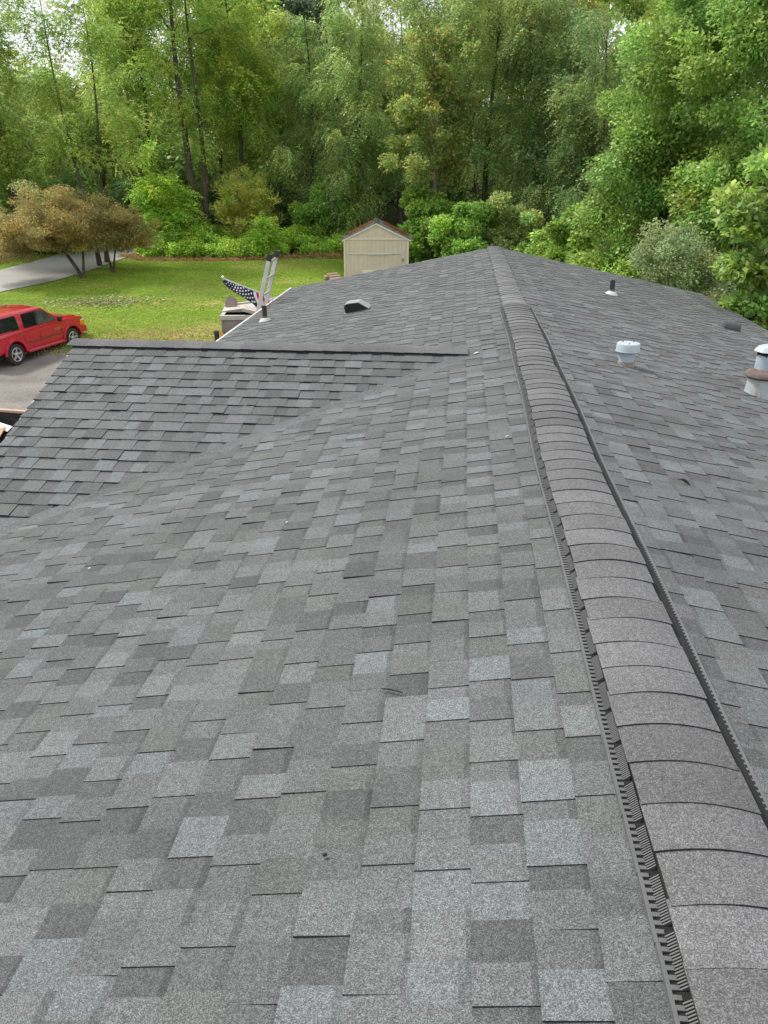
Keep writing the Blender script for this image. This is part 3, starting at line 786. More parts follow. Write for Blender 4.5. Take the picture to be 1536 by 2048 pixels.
# fallen leaves lying on the shed roof
rg = np.random.default_rng(9)
Vs, Cs = [], []
for k in range(2600):
    sg = -1 if rg.random() < .5 else 1
    d = rg.beta(2.2, 1.5)*1.72; y = .55+rg.beta(1.6, 1.3)*2.6
    if sg < 0 and y < .75+.25*math.sin(d*5): continue
    if sg > 0 and (y < .95+.3*math.sin(d*4) or d < .35): continue
    L_ = math.hypot(1, (SP-SE)/SW); cx, cz = sg*d/L_, SP-d/L_*(SP-SE)/SW+.035+rg.uniform(0, .02)
    a = rg.uniform(0, 6.3); s_ = rg.uniform(.035, .07); t1 = np.array([math.cos(a), math.sin(a), -sg*math.cos(a)*(SP-SE)/SW+rg.normal(0, .2)])*s_; t2 = np.array([-math.sin(a), math.cos(a), sg*math.sin(a)*(SP-SE)/SW+rg.normal(0, .2)])*s_*.6
    p = np.array([cx, y, cz]); Vs.extend([p-t1, p+t2, p+t1, p-t2]); Cs.append(np.array([.26, .115, .05])*rg.uniform(.4, 1.25)*(1, rg.uniform(.75, 1.2), 1))
o = quad_mesh('fallen_leaves', np.array(Vs), len(Cs), M_LEAF, None, np.array(Cs))
o.matrix_world = Matrix.Translation((-4.64, 37.78, GS)) @ Matrix.Rotation(YAW, 4, 'Z')
tag(o, 'orange brown fallen leaves lying on the shed roof', 'leaves', kind='stuff')
# low heap of split firewood beside the shed
wp = empty('firewood_heap', (-6.62, 37.3, gzf(-6.6, 37.3)), 'small heap of pale broken wood beside the shed corner', 'wood pile')
for k in range(9):
    m = MB(); a = rng.uniform(-.5, .5); x0, y0, z0 = rng.uniform(-.28, .22), rng.uniform(-.2, .2), .08+.09*(k//4)
    m.tube([(x0-.25*math.cos(a), y0-.25*math.sin(a), z0), (x0+.25*math.cos(a), y0+.25*math.sin(a), z0+rng.uniform(-.03, .08))], [.07, .06], 6); m.build('log', M_WOOD, wp)

# ------------------------------------------------------------------ storage box, ladder, flag by the left eave
bz = gzf(-7.2, 23.8)
bx_ = empty('storage_box', (-7.24, 23.86, bz), 'weathered taupe resin storage box with its lid ajar behind the left eave', 'storage box', RAD(8))
bx_.scale = (1.34,)*3
m = MB(); BH = 1.66
m.box((-.55, -.42, 0), (1.05, .50, BH)); box_body = m.build('body', M_RESIN, bx_)
for k in range(6):
    m = MB(); x = -.55+.30*k; m.box((x-.02, -.435, .05), (x+.02, -.42, BH-.10)); m.build('panel_rib', M_RESIN, box_body)
m = MB(); m.box((-.59, -.47, BH-.10), (1.08, -.38, BH+.005)); m.box((-.59, -.38, BH-.10), (-.50, .53, BH+.005)); m.bevel(.015, 2); m.build('rim', M_RESIN2, bx_)
m = MB(); m.box((-.50, -.37, BH-.01), (1.03, .5, BH)); m.build('opening', M_DARK, bx_)
Ml = T((-.60, .50, BH+.02)) @ Matrix.Rotation(RAD(9), 4, 'X') @ Matrix.Rotation(RAD(-7), 4, 'Y')
m = MB(); m.box((0, -.50, 0), (1.7, 0, .05), 0, Ml); m.box((0, -.50, .05), (1.7, -.44, .085), 0, Ml); m.box((0, -.06, .05), (1.7, 0, .085), 0, Ml); m.build('lid', M_RESIN2, bx_)
Ml2 = T((-.08, -.42, BH+.09)) @ Matrix.Rotation(RAD(14), 4, 'Y') @ Matrix.Rotation(RAD(6), 4, 'X')
m = MB(); m.box((0, 0, 0), (1.1, .40, .04), 0, Ml2); m.box((0, 0, .04), (1.1, .05, .07), 0, Ml2); m.build('lid', M_RESIN2, bx_)
lettering('maker_lettering', 'Rubbermaid', .085, M_DARK, box_body, T((.42, -.423, BH-.20)) @ Matrix.Rotation(RAD(90), 4, 'X'))
m = MB(); m.lathe([(.02, .02), (.12, 0), (.155, .02), (.16, .05), (.10, .03), (.03, .045)], 20, 0, T((.95, .0, BH+.10)) @ Matrix.Rotation(RAD(30), 4, 'X'), close=False)
o = m.build('tan_disc', M_WOOD, sm=40); o.location = bx_.location; o.scale = bx_.scale; tag(o, 'round tan lid lying on the open storage box', 'lid')
m = MB(); m.lathe([(.0, 0), (.15, 0), (.155, .02), (.0, .03)], 20, 0, T((-.47, .30, BH+.15)) @ Matrix.Rotation(RAD(80), 4, 'X'), close=False)
o = m.build('round_disc', M_RESIN, sm=40); o.location = bx_.location; o.scale = bx_.scale; tag(o, 'taupe disc standing on the left corner of the storage box', 'disc')
# teal crate and orange tool in front of the box
cz_ = 1.42
t_ = empty('tool_tote', (-7.42, 22.9, bz), 'teal plastic tote standing in front of the storage box', 'tote', RAD(12))
m = MB(); m.prism([(-.22, -.2, cz_-bz-.9), (.42, -.2, cz_-bz-.9), (.42, -.2, cz_-bz+.42), (-.16, -.2, cz_-bz+.42)], (0, .4, 0)); m.box((-.25, -.22, 0), (.44, .22, cz_-bz-.9)); m.build('body', M_TEAL, t_)
m = MB(); m.box((.02, -.215, cz_-bz+.02), (.36, -.201, cz_-bz+.26)); m.build('opening', M_DARK, t_)
tl = empty('garden_tool', (-7.68, 21.95, bz), 'orange and black garden tool standing upright beside the teal tote', 'tool')
m = MB(); m.box((-.08, -.07, 0), (.04, .07, 2.02-bz)); m.bevel(.03, 2); m.build('body', M_BLACKP, tl)
m = MB(); m.tube([(.06, -.02, 1.60-bz), (.17, -.04, 1.72-bz), (.19, -.02, 1.88-bz), (.08, 0, 1.98-bz)], [.035, .06, .05, .03], 8); m.build('handle', M_ORANGE, tl, sm=60)

# extension ladder against the left eave
ld = empty('extension_ladder', (-5.42, 14.0, gzf(-5.4, 14)+.03), 'aluminium extension ladder with black end caps leaning on the left eave', 'ladder')
la = Vector((-5.42, 0, ld.location.z)); lb = Vector((-3.97, 0, 5.02)); dl = (lb-la)
def ladder_pt(t, y): return Vector((dl.x*t, y, dl.z*t))
for y in (-.29, .29):
    m = MB(); d = dl.normalized(); nx = Vector((d.z, 0, -d.x))
    p0 = ladder_pt(0, y); p1 = ladder_pt(1, y)
    m.prism([p0-nx*.036+Vector((0, -.015, 0)), p0+nx*.036+Vector((0, -.015, 0)), p0+nx*.036+Vector((0, .015, 0)), p0-nx*.036+Vector((0, .015, 0))], p1-p0); m.bevel(.004, 1)
    rail = m.build('side_rail', M_ALU, ld)
    m = MB(); q0 = ladder_pt(.982, y); q1 = ladder_pt(1.006, y)
    m.prism([q0-nx*.042+Vector((0, -.021, 0)), q0+nx*.042+Vector((0, -.021, 0)), q0+nx*.042+Vector((0, .021, 0)), q0-nx*.042+Vector((0, .021, 0))], q1-q0); m.bevel(.006, 2); m.build('end_cap', M_BLACKP, rail)
nr = int(dl.length/.305)
for k in range(1, nr+1):
    t = k*.305/dl.length-.02
    m = MB(); m.tube([ladder_pt(t, -.29), ladder_pt(t, .29)], .019, 10); m.build('rung', M_ALU, ld, sm=40)

# flag on a short pole fixed under the left eave
fp0 = Vector((-4.15, 14.6, 4.15)); fp1 = Vector((-4.90, 13.9, 4.60))
fl_ = empty('wall_flag', fp0, 'furled stars and stripes flag on a short pole beside the ladder', 'flag')
m = MB(); m.tube([(0, 0, 0), fp1-fp0], .014, 10); m.lathe([(.0, 0), (.03, .012), (.03, .03), (.0, .05)], 10, 0, T(fp1-fp0), close=False); m.build('flagpole', M_ALU, fl_, sm=40)
fd = fp1-fp0; FLn = fd.length*.93
ud = fd.normalized()
M_BLUE = plain('flag_blue', (.012, .018, .055), rough=.85, var=.2); M_FRED = plain('flag_red', (.45, .02, .03), rough=.85); M_FWHITE = plain('flag_white', (.72, .70, .70), rough=.85)
def cloth(s, t):
    """s along the pole from its tip, t down the hanging cloth"""
    w = (.03+.74*min(1, s*1.1))*t
    p = (fp1-fp0)-ud*(FLn*s)
    return p+Vector((.05*math.sin(9*s+3*t)*t-.03*t, .045*math.sin(7*s+5*t)*t, -w*.62))+ud*(-.10*t*s)
def cloth_mesh(name, s0, s1, t0, t1, mat, off=0):
    n, k = 16, 10; V = []; Fs = []
    for i in range(n+1):
        for j in range(k+1):
            V.append(cloth(s0+(s1-s0)*i/n, t0+(t1-t0)*j/k)+Vector((0, -off, 0)))
    for i in range(n):
        for j in range(k):
            a = i*(k+1)+j; Fs.append((a, a+1, a+k+2, a+k+1))
    me = bpy.data.meshes.new(name); me.from_pydata(V, [], Fs); smooth(me)
    o = link(name, me, mat, fl_)
    md = o.modifiers.new('thick', 'SOLIDIFY'); md.thickness = .003
    return o
for k in range(7):
    cloth_mesh('stripe', .62+.055*k, .62+.055*(k+1), 0, 1, M_FRED if k % 2 else M_FWHITE)
st = MB()
gn, gk = 16, 10
gv = [[st.bm.verts.new(cloth(.02+.60*i/gn, j/gk)) for j in range(gk+1)] for i in range(gn+1)]
for i in range(gn):
    for j in range(gk): st.bm.faces.new((gv[i][j], gv[i][j+1], gv[i+1][j+1], gv[i+1][j]))
for i in range(10):
    for j in range(4):
        s = .09+.053*i; t = (.12+.24*j+(.12 if i % 2 else 0))
        if t > .93: continue
        p = cloth(s, t)+Vector((.012, -.014, .004)); e1 = (cloth(s+.01, t)-cloth(s-.01, t)).normalized(); e2 = (cloth(s, t+.02)-cloth(s, t-.02)).normalized()
        e2 = (e2-e1*e1.dot(e2)).normalized()
        rr = .026 if s > .2 else .016
        st.poly([p+e1*(math.cos(a*math.pi/5)*(rr if a % 2 == 0 else rr*.45))+e2*(math.sin(a*math.pi/5)*(rr if a % 2 == 0 else rr*.45)) for a in range(10)], 1)
st.build('canton', [M_BLUE, M_FWHITE], fl_, recalc=False)

# ------------------------------------------------------------------ vegetation
def nrm(a): return a/np.maximum(np.linalg.norm(a, axis=-1, keepdims=True), 1e-9)
G = dict(  # leaf palettes: (weight, rgb)
    locust=[(.5, (.085, .130, .028)), (.35, (.115, .165, .032)), (.15, (.150, .180, .045))],
    yellowgreen=[(.45, (.098, .148, .026)), (.35, (.128, .178, .032)), (.17, (.070, .115, .024)), (.03, (.20, .19, .03))],
    elm=[(.42, (.078, .118, .034)), (.4, (.108, .152, .044)), (.18, (.145, .185, .062))],
    darkelm=[(.5, (.055, .090, .028)), (.4, (.078, .118, .037)), (.1, (.115, .152, .050))],
    cottonwood=[(.5, (.045, .070, .030)), (.35, (.070, .100, .045)), (.15, (.13, .16, .09))],
    cherry=[(.52, (.070, .105, .026)), (.36, (.105, .132, .032)), (.08, (.15, .135, .032)), (.02, (.19, .12, .03))],
    broad=[(.42, (.060, .110, .020)), (.38, (.088, .145, .026)), (.20, (.120, .175, .045))],
    pale=[(.5, (.085, .120, .048)), (.33, (.115, .150, .070)), (.17, (.062, .095, .030))],
    bright=[(.4, (.085, .155, .020)), (.4, (.120, .195, .026)), (.2, (.165, .22, .036))],
    shrub=[(.5, (.055, .105, .018)), (.35, (.080, .145, .022)), (.15, (.110, .180, .030))],
    dark=[(.6, (.030, .050, .016)), (.4, (.045, .072, .020))],
    olive=[(.5, (.145, .165, .032)), (.3, (.185, .20, .045)), (.2, (.100, .135, .026))],
    maple=[(.30, (.132, .108, .036)), (.24, (.170, .138, .048)), (.18, (.098, .094, .032)), (.28, (.066, .088, .030))],
    goldtop=[(.50, (.105, .148, .030)), (.38, (.150, .175, .038)), (.12, (.22, .16, .05))],
)
def pick(rng, pal, n):
    w = np.array([p[0] for p in pal]); c = np.array([p[1] for p in pal])
    return np.array([1.07, .985, 1.10])*2.9*c[rng.choice(len(pal), n, p=w/w.sum())]*np.exp(rng.normal(0, .17, (n, 1)))*(1+rng.normal(0, .06, (n, 3)))

def leaf_quads(rng, p, a, nv, L, Wd):
    """rhombic leaves: base p, axis a, face normal nv"""
    b = nrm(np.cross(nv, a)); L = L[:, None]; Wd = Wd[:, None]
    n = nrm(np.cross(a, b))
    mid = p+a*L*.45
    return np.stack([p, mid+b*Wd*.5+n*Wd*.12, p+a*L, mid-b*Wd*.5+n*Wd*.12], 1)

def foliage(rng, cen, rad, out_dir, n, kind, L, pal, flat=.75):
    """leaf quads scattered through clusters; returns (4n,3) and per-leaf colour"""
    nc = len(cen); tone = np.exp(rng.normal(0, .14, nc)); hue = rng.normal(0, .07, (nc, 1))
    if kind == 'broad':
        ci = rng.choice(nc, n, p=rad**2/(rad**2).sum())
        d = nrm(rng.normal(size=(n, 3)))*rng.random((n, 1))**.45
        d[:, 2] *= flat
        p = cen[ci]+d*rad[ci, None]
        a = nrm(rng.normal(size=(n, 3))*.8+out_dir[ci]*.5+d*.6+np.array([0, 0, -.45]))
        nv = nrm(rng.normal(size=(n, 3))*.55+np.array([0, 0, 1])+d*.35)
        Ls = L*rng.uniform(.6, 1.25, n)
        V = leaf_quads(rng, p, a, nv, Ls, Ls*rng.uniform(.55, .8, n))
        C = pick(rng, pal, n)
        k = ci
    else:                                   # sprays of narrow leaflets along an arching, drooping stem
        m = 11; ns = n//m
        ci = rng.choice(nc, ns, p=rad**2/(rad**2).sum())
        d = nrm(rng.normal(size=(ns, 3)))*rng.random((ns, 1))**.5; d[:, 2] *= flat
        p0 = cen[ci]+d*rad[ci, None]*.9
        dr = {'spray': -.15, 'droop': -.75, 'upright': .9}[kind]
        dirn = nrm(out_dir[ci]*.6+d*.7+rng.normal(size=(ns, 3))*.55+np.array([0, 0, dr]))
        ln = L*rng.uniform(3.0, 6.0, ns)
        sag = {'spray': .35, 'droop': .55, 'upright': .15}[kind]
        t = np.linspace(.06, 1, m)[None, :, None]
        P = p0[:, None]+dirn[:, None]*t*ln[:, None, None]; P[:, :, 2] -= sag*(t[:, :, 0]**2)*ln[:, None]
        side = nrm(np.cross(dirn, np.array([0, 0, 1.])+rng.normal(size=(ns, 3))*.3))
        sgn = np.where(np.arange(m) % 2 == 0, 1., -1.)[None, :, None]
        a = nrm(side[:, None]*sgn+dirn[:, None]*.7+np.array([0, 0, -.35])+rng.normal(size=(ns, m, 3))*.25)
        nv = nrm(np.array([0, 0, 1.])+rng.normal(size=(ns, m, 3))*.5)
        n = ns*m; a = a.reshape(n, 3); nv = nv.reshape(n, 3); P = P.reshape(n, 3)
        Ls = L*rng.uniform(.65, 1.2, n)
        V = leaf_quads(rng, P, a, nv, Ls, Ls*rng.uniform(.42, .62, n))
        C = np.repeat(pick(rng, pal, ns), m, 0)*np.exp(rng.normal(0, .12, (n, 1)))
        k = np.repeat(ci, m)
    C = C*tone[k, None]*np.concatenate([1+hue[k], np.ones((n, 1)), 1-hue[k]*.5], 1)
    return V.reshape(-1, 3), C, n

def branch_mesh(paths, nside=6):
    V, Fs = [], []
    for P, R in paths:
        P = np.array(P); R = np.array(R); k = len(P)
        t = nrm(np.gradient(P, axis=0)); ref = np.where(np.abs(t[:, 2:3]) < .9, np.array([[0, 0, 1.]]), np.array([[1., 0, 0]]))
        a = nrm(np.cross(t, ref)); b = np.cross(t, a)
        th = np.arange(nside)*2*math.pi/nside; base = len(V)
        ring = P[:, None]+(a[:, None]*np.cos(th)[None, :, None]+b[:, None]*np.sin(th)[None, :, None])*R[:, None, None]
        V.extend(ring.reshape(-1, 3).tolist())
        for i in range(k-1):
            for j in range(nside):
                q = base+i*nside; Fs.append((q+j, q+(j+1) % nside, q+nside+(j+1) % nside, q+nside+j))
    return V, Fs

def spot(px, D):
    """ground point D metres away (level distance) in the bearing of photo column px, measured near the horizon"""
    v = fw+rt*((px-768)/F_PX)+up*((1024-332)/F_PX); v = Vector((v.x, v.y, 0)).normalized()
    return CAM.x+v.x*D, CAM.y+v.y*D

def tree(name, label, cat, px, D, H, lobes, pal, n, kind='broad', L=.12, seed=1, r0=.16, group=None, ncl=70, cr=(.55, 1.0), trunks=None,
         bare=0.0, mat=None, bark=None, twigs=0, flat=.75, limb_r=1.0, spread=.45):
    """lobes: (dx, dy, zc, rx, ry, rz) ellipsoids of the crown about the base, x to the right seen from the house"""
    rng = np.random.default_rng(seed)
    x, y = spot(px, D); z = gzf(x, y)-.08
    ang = math.atan2(-(x-CAM.x), y-CAM.y)
    root = empty(name, (x, y, z), label, cat, ang, group)
    lobes = np.array(lobes, float)
    vol = lobes[:, 3]*lobes[:, 4]*lobes[:, 5]; li = rng.choice(len(lobes), ncl, p=vol**.75/(vol**.75).sum())
    d = nrm(rng.normal(size=(ncl, 3)))*rng.random((ncl, 1))**spread
    d *= 1+rng.normal(0, .10, (ncl, 1))
    cen = lobes[li, :3]+d*lobes[li, 3:]
    cen[:, 2] = np.maximum(cen[:, 2], .25)
    rad = rng.uniform(cr[0], cr[1], ncl)
    # trunks
    paths = []; nodes = []; nrad = []
    for (tx, ty, tx2, ty2, th, tr) in (trunks or [(0, 0, lobes[:, 0].mean()*.5, lobes[:, 1].mean()*.5, H*.86, r0)]):
        k = 14; t = np.linspace(0, 1, k); ph = rng.uniform(0, 6.3, 2)
        P = np.stack([tx+(tx2-tx)*t**1.2+.018*H*np.sin(t*5+ph[0])*t, ty+(ty2-ty)*t**1.2+.018*H*np.sin(t*4+ph[1])*t, th*t], 1)
        R = tr*(1-t*.86); R[0] *= 1.35
        paths.append((P, R))
        zmin = max(.12*H, (cen[:, 2].min()-.1*H)*.8)
        for q, r in zip(P, R):
            if q[2] > zmin: nodes.append(q); nrad.append(r)
        if not nodes: nodes.append(P[k//3]); nrad.append(R[k//3])
    order = np.argsort(np.hypot(cen[:, 0]-lobes[:, 0].mean(), cen[:, 1]-lobes[:, 1].mean()))
    odir = np.zeros((ncl, 3))
    for i in order:
        T_ = cen[i]; NA = np.array(nodes); dv = T_-NA; ln = np.linalg.norm(dv, axis=1)
        cost = ln+1.6*np.maximum(0, NA[:, 2]-T_[2]+.22*np.hypot(dv[:, 0], dv[:, 1]))
        j = int(np.argmin(cost)); A = NA[j]; l = ln[j]
        kk = 6; t = np.linspace(0, 1, kk)[:, None]
        P = A+(T_-A)*t+np.array([0, 0, .16*l])*np.sin(t*math.pi)+rng.normal(0, .03*l, (kk, 3))*np.sin(t*math.pi)
        ra = min(nrad[j]*.7, (.008+.016*l)*limb_r)
        R = ra*(1-t[:, 0]*.72)
        paths.append((P, R))
        for q, r in zip(P[2:], R[2:]): nodes.append(q); nrad.append(r)
        odir[i] = nrm((T_-A)[None])[0]
        for _ in range(twigs):
            e = T_+nrm(rng.normal(size=(1, 3)))[0]*rad[i]*.9; q0 = P[3]
            paths.append(([q0, (q0+e)/2+np.array([0, 0, .05]), e], [ra*.35, ra*.25, ra*.1]))
    V, Fs = branch_mesh(paths)
    me = bpy.data.meshes.new('trunk'); me.from_pydata(V, [], Fs); me.update(); smooth(me)
    link('trunk', me, bark or M_BARK, root)
    if bare:
        keep = rng.random(ncl) > bare; cen, rad, odir = cen[keep], rad[keep], odir[keep]
    if D > 30 and L > .085: L *= 1.4; n = int(n*(1.9 if D > 54 else 1.45))
    V, C, nn = foliage(rng, cen, rad, odir, n, kind, L, G[pal], flat)
    quad_mesh('crown', V, nn, mat or M_LEAF, root, C)
    return root

E_ = lambda zc, rx, rz, dx=0, dy=0, ry=None: (dx, dy, zc, rx, ry or rx, rz)
# --- left: locusts over the road
tree('locust_tree', 'tall pale locust tree at the far left with its top cut by the frame', 'tree', 12, 49, 17.5, [E_(12.5, 2.0, 4.5, -.3), E_(8.0, 2.6, 3.0, -.3), E_(4.4, 2.2, 2.2)], 'locust', 34000, 'spray', .10, 101, .22, ncl=70)
tree('slim_tree', 'slender dark-stemmed tree leaning left with feathery top against the white sky', 'tree', 170, 45, 13.2,
     [E_(11.0, 1.25, 2.0, -.9), E_(8.2, 1.2, 1.5, -1.1), E_(6.0, 1.6, 1.3, -.4)], 'locust', 10000, 'spray', .09, 102, .13, ncl=48, cr=(.45, .8), trunks=[(0, 0, -1.1, 0, 12.4, .13)], limb_r=.9, twigs=1)
tree('slim_tree', 'slender dark-stemmed tree with feathery crown, right of the leaning one against the sky', 'tree', 195, 46, 12.8,
     [E_(10.6, 1.35, 1.9, .5), E_(7.5, 1.7, 1.4, 1.0), E_(5.6, 1.6, 1.2, 1.2)], 'locust', 11000, 'spray', .09, 103, .14, ncl=48, cr=(.45, .8), trunks=[(-.2, 0, .5, 0, 11.8, .14)], limb_r=.9, twigs=1)
tree('background_tree', 'mid green rounded tree behind the slender stems, left of them', 'tree', 55, 60, 12.2, [E_(8.5, 3.9, 3.4), E_(5.0, 4.2, 3.0)], 'locust', 24000, 'spray', .13, 104, .2, ncl=70, cr=(.7, 1.2))
tree('background_tree', 'mid green tree filling the gap behind the two slender stems', 'tree', 205, 62, 11.2, [E_(7.6, 3.6, 3.0), E_(4.6, 4.0, 2.6)], 'locust', 22000, 'spray', .13, 105, .2, ncl=66, cr=(.7, 1.2))
tree('background_tree', 'shaded tree low at the far left edge behind the red-leaved maple', 'tree', -30, 54, 10.5, [E_(5.8, 4.2, 4.4)], 'elm', 22000, 'spray', .12, 106, .2, ncl=66, cr=(.7, 1.1))
tree('background_tree', 'yellow green tree behind the vine-clad trunks, left of them', 'tree', 300, 56, 18.5, [E_(13.5, 3.0, 4.5), E_(8.0, 3.2, 3.6)], 'yellowgreen', 30000, 'spray', .12, 107, .22, ncl=80, cr=(.6, 1.1))
tree('background_tree', 'tall yellow green tree rising between the leaning stems and the vine-clad trunks', 'tree', 275, 67, 21, [E_(15.5, 3.4, 5.0), E_(9.0, 3.6, 4.0)], 'locust', 30000, 'spray', .13, 144, .2, ncl=95, cr=(.7, 1.2))
tree('background_tree', 'tall soft green tree behind the vine-clad trunks, right of them', 'tree', 440, 64, 21, [E_(15.0, 3.6, 5.4), E_(8.5, 3.8, 4.0)], 'yellowgreen', 32000, 'spray', .13, 145, .2, ncl=100, cr=(.7, 1.2))
# --- tall vine-clad pair of trunks and its neighbours
tree('tall_tree', 'tall tree with two thick vine-clad trunks and airy yellow green crown', 'tree', 385, 50, 20.5,
     [E_(15.0, 4.0, 4.2, -.9), E_(10.0, 2.4, 2.0, -1.8), E_(11.5, 2.0, 2.0, 1.8), E_(6.5, 1.2, 2.6, .4, -.4), E_(3.5, 1.1, 2.0, .2, -.3)], 'yellowgreen', 26000, 'spray', .10, 108, .36, ncl=85, cr=(.5, .95),
     trunks=[(-.12, 0, -.25, .3, 18, .27), (.45, -.2, .8, 0, 14.2, .22)], limb_r=1.5)
tree('walnut_tree', 'feathery yellow green tree with drooping leaves right of the vine-clad trunks', 'tree', 480, 53.5, 17.5,
     [E_(12.0, 2.5, 3.2), E_(8.6, 2.7, 2.4, .3)], 'yellowgreen', 34000, 'droop', .12, 109, .20, ncl=80, cr=(.5, .9), limb_r=1.1)
tree('cottonwood_tree', 'dark tall tree far behind, glossy grey green leaves below the sky', 'tree', 610, 68, 21.5, [E_(16.0, 4.6, 5.4), E_(9.0, 5.0, 5.0)], 'cottonwood', 34000, 'broad', .20, 110, .3, ncl=90, cr=(.8, 1.4), mat=M_LEAFGLOSS)
tree('elm_tree', 'dark green hanging elm behind the olive shrub, left of the shed', 'tree', 622, 52.5, 14.8, [E_(9.6, 2.3, 3.6), E_(5.0, 2.7, 3.2)], 'elm', 36000, 'droop', .10, 111, .2, ncl=85, cr=(.5, .95))
tree('elm_tree', 'tall grey green hanging elm directly behind and left of the shed', 'tree', 722, 49, 16.4, [E_(11.2, 2.5, 4.0), E_(6.0, 2.9, 3.8), E_(3.8, 2.0, 2.2, -.6)], 'elm', 46000, 'droop', .10, 112, .22, ncl=105, cr=(.5, .95))
tree('cherry_tree', 'thin cherry tree turning orange above the shed with bare lower branches', 'tree', 872, 44.5, 12.6,
     [E_(8.8, 2.2, 2.9, -.2), E_(5.4, 2.5, 1.9, -.3)], 'cherry', 13000, 'broad', .12, 113, .15, ncl=75, cr=(.4, .75), bark=M_BARKPALE, twigs=2, limb_r=1.1)
tree('elm_tree', 'grey green hanging elm right of the orange-tinted cherry', 'tree', 975, 46, 15.8, [E_(11.0, 2.5, 4.4), E_(5.6, 2.7, 3.6)], 'elm', 42000, 'droop', .10, 114, .22, ncl=100, cr=(.5, .95))
tree('elm_tree', 'dark shaded elm above the far end of the roof ridge', 'tree', 1085, 44.5, 13.6, [E_(9.0, 2.4, 4.0), E_(4.8, 2.5, 3.2)], 'darkelm', 42000, 'droop', .10, 115, .2, ncl=95, cr=(.5, .95))
tree('elm_tree', 'dark elm half hidden behind the big leaves on the right', 'tree', 1195, 41, 12.4, [E_(8.0, 2.6, 3.8), E_(4.0, 2.6, 2.6)], 'darkelm', 36000, 'droop', .10, 116, .2, ncl=85, cr=(.5, .95))
tree('background_tree', 'gold tipped tree rising behind the dark elms', 'tree', 1110, 58, 18.6, [E_(13.8, 3.6, 4.6), E_(8, 3.8, 4)], 'goldtop', 30000, 'droop', .13, 117, .24, ncl=85, cr=(.6, 1.1))
tree('background_tree', 'pale green tree top behind the orange-tinted cherry', 'tree', 800, 62, 16.2, [E_(11.8, 3.6, 4.0), E_(7, 4, 4)], 'elm', 28000, 'droop', .13, 118, .24, ncl=80, cr=(.6, 1.1))
tree('background_tree', 'tall green tree behind the grey green elm, over the ridge', 'tree', 955, 63, 19.6, [E_(14.5, 3.8, 5.0), E_(8, 4, 4.4)], 'elm', 30000, 'droop', .13, 119, .24, ncl=85, cr=(.6, 1.1))
tree('background_tree', 'mid green tree behind the feathery walnut', 'tree', 540, 60, 16.5, [E_(11.5, 3.2, 4.8), E_(6, 3.6, 4)], 'locust', 28000, 'spray', .13, 120, .24, ncl=80, cr=(.6, 1.1))
tree('background_tree', 'light green tall tree behind the big-leaved tree on the right', 'tree', 1265, 50, 19.5, [E_(13.5, 3.8, 5.4), E_(7, 3.8, 4.4)], 'locust', 32000, 'broad', .15, 121, .24, ncl=90, cr=(.6, 1.1))
# --- right: near broad-leaved trees
tree('tulip_tree', 'big bright broad-leaved tree behind the right slope of the roof', 'tree', 1335, 25, 14.5,
     [E_(9.4, 2.1, 3.6, .1), E_(6.0, 2.35, 2.6), E_(3.2, 1.9, 1.7, -.1)], 'broad', 118000, 'broad', .105, 122, .2, ncl=140, cr=(.42, .95), mat=M_LEAFGLOSS, flat=.6)
tree('tulip_tree', 'bright broad-leaved tree at the right edge behind the rusty flue', 'tree', 1500, 22.5, 14.0,
     [E_(9.0, 2.0, 3.6), E_(5.6, 2.0, 2.6), E_(3.0, 1.8, 1.6)], 'broad', 108000, 'broad', .105, 123, .2, ncl=130, cr=(.42, .95), mat=M_LEAFGLOSS, flat=.6)
tree('young_maple', 'nearest broad-leaved sapling with large leaves at the right edge', 'tree', 1578, 14.8, 6.9,
     [E_(5.7, .75, 1.0), E_(3.9, .9, 1.2, .1)], 'broad', 13000, 'broad', .13, 124, .07, ncl=50, cr=(.25, .45), mat=M_LEAFGLOSS, flat=.55)
tree('pale_shrub', 'pale grey green small-leaved shrub behind the right roof edge', 'shrub', 1392, 18.5, 5.0,
     [E_(4.75, .9, 1.0, .0), E_(3.3, 1.25, 1.3)], 'pale', 36000, 'broad', .065, 125, .07, ncl=80, cr=(.25, .45))
tree('leafy_bush', 'green bush below the pale shrub at the right eave corner', 'bush', 1500, 17.5, 3.6, [E_(2.7, 1.5, 1.3), E_(1.6, 1.6, 1.3, -.6)], 'shrub', 30000, 'broad', .10, 126, .06, ncl=70, cr=(.3, .5))
tree('leafy_bush', 'broad green bush under the big-leaved tree, left of the pale shrub', 'bush', 1255, 24, 5.0, [E_(3.2, 1.3, 1.7), E_(1.6, 1.6, 1.5)], 'broad', 30000, 'broad', .12, 127, .07, ncl=75, cr=(.35, .6))
tree('leafy_bush', 'mid green bush in the gap between dark elms and big-leaved tree', 'bush', 1190, 31, 4.6, [E_(2.6, 1.6, 2.0), E_(1.4, 2.0, 1.4)], 'shrub', 26000, 'broad', .12, 142, .07, ncl=75, cr=(.35, .6))
tree('leafy_bush', 'shaded bush under the big-leaved trees behind the right eave', 'bush', 1420, 24, 4.4, [E_(2.4, 2.0, 1.9), E_(1.3, 2.4, 1.3)], 'shrub', 26000, 'broad', .12, 143, .07, ncl=75, cr=(.35, .6))
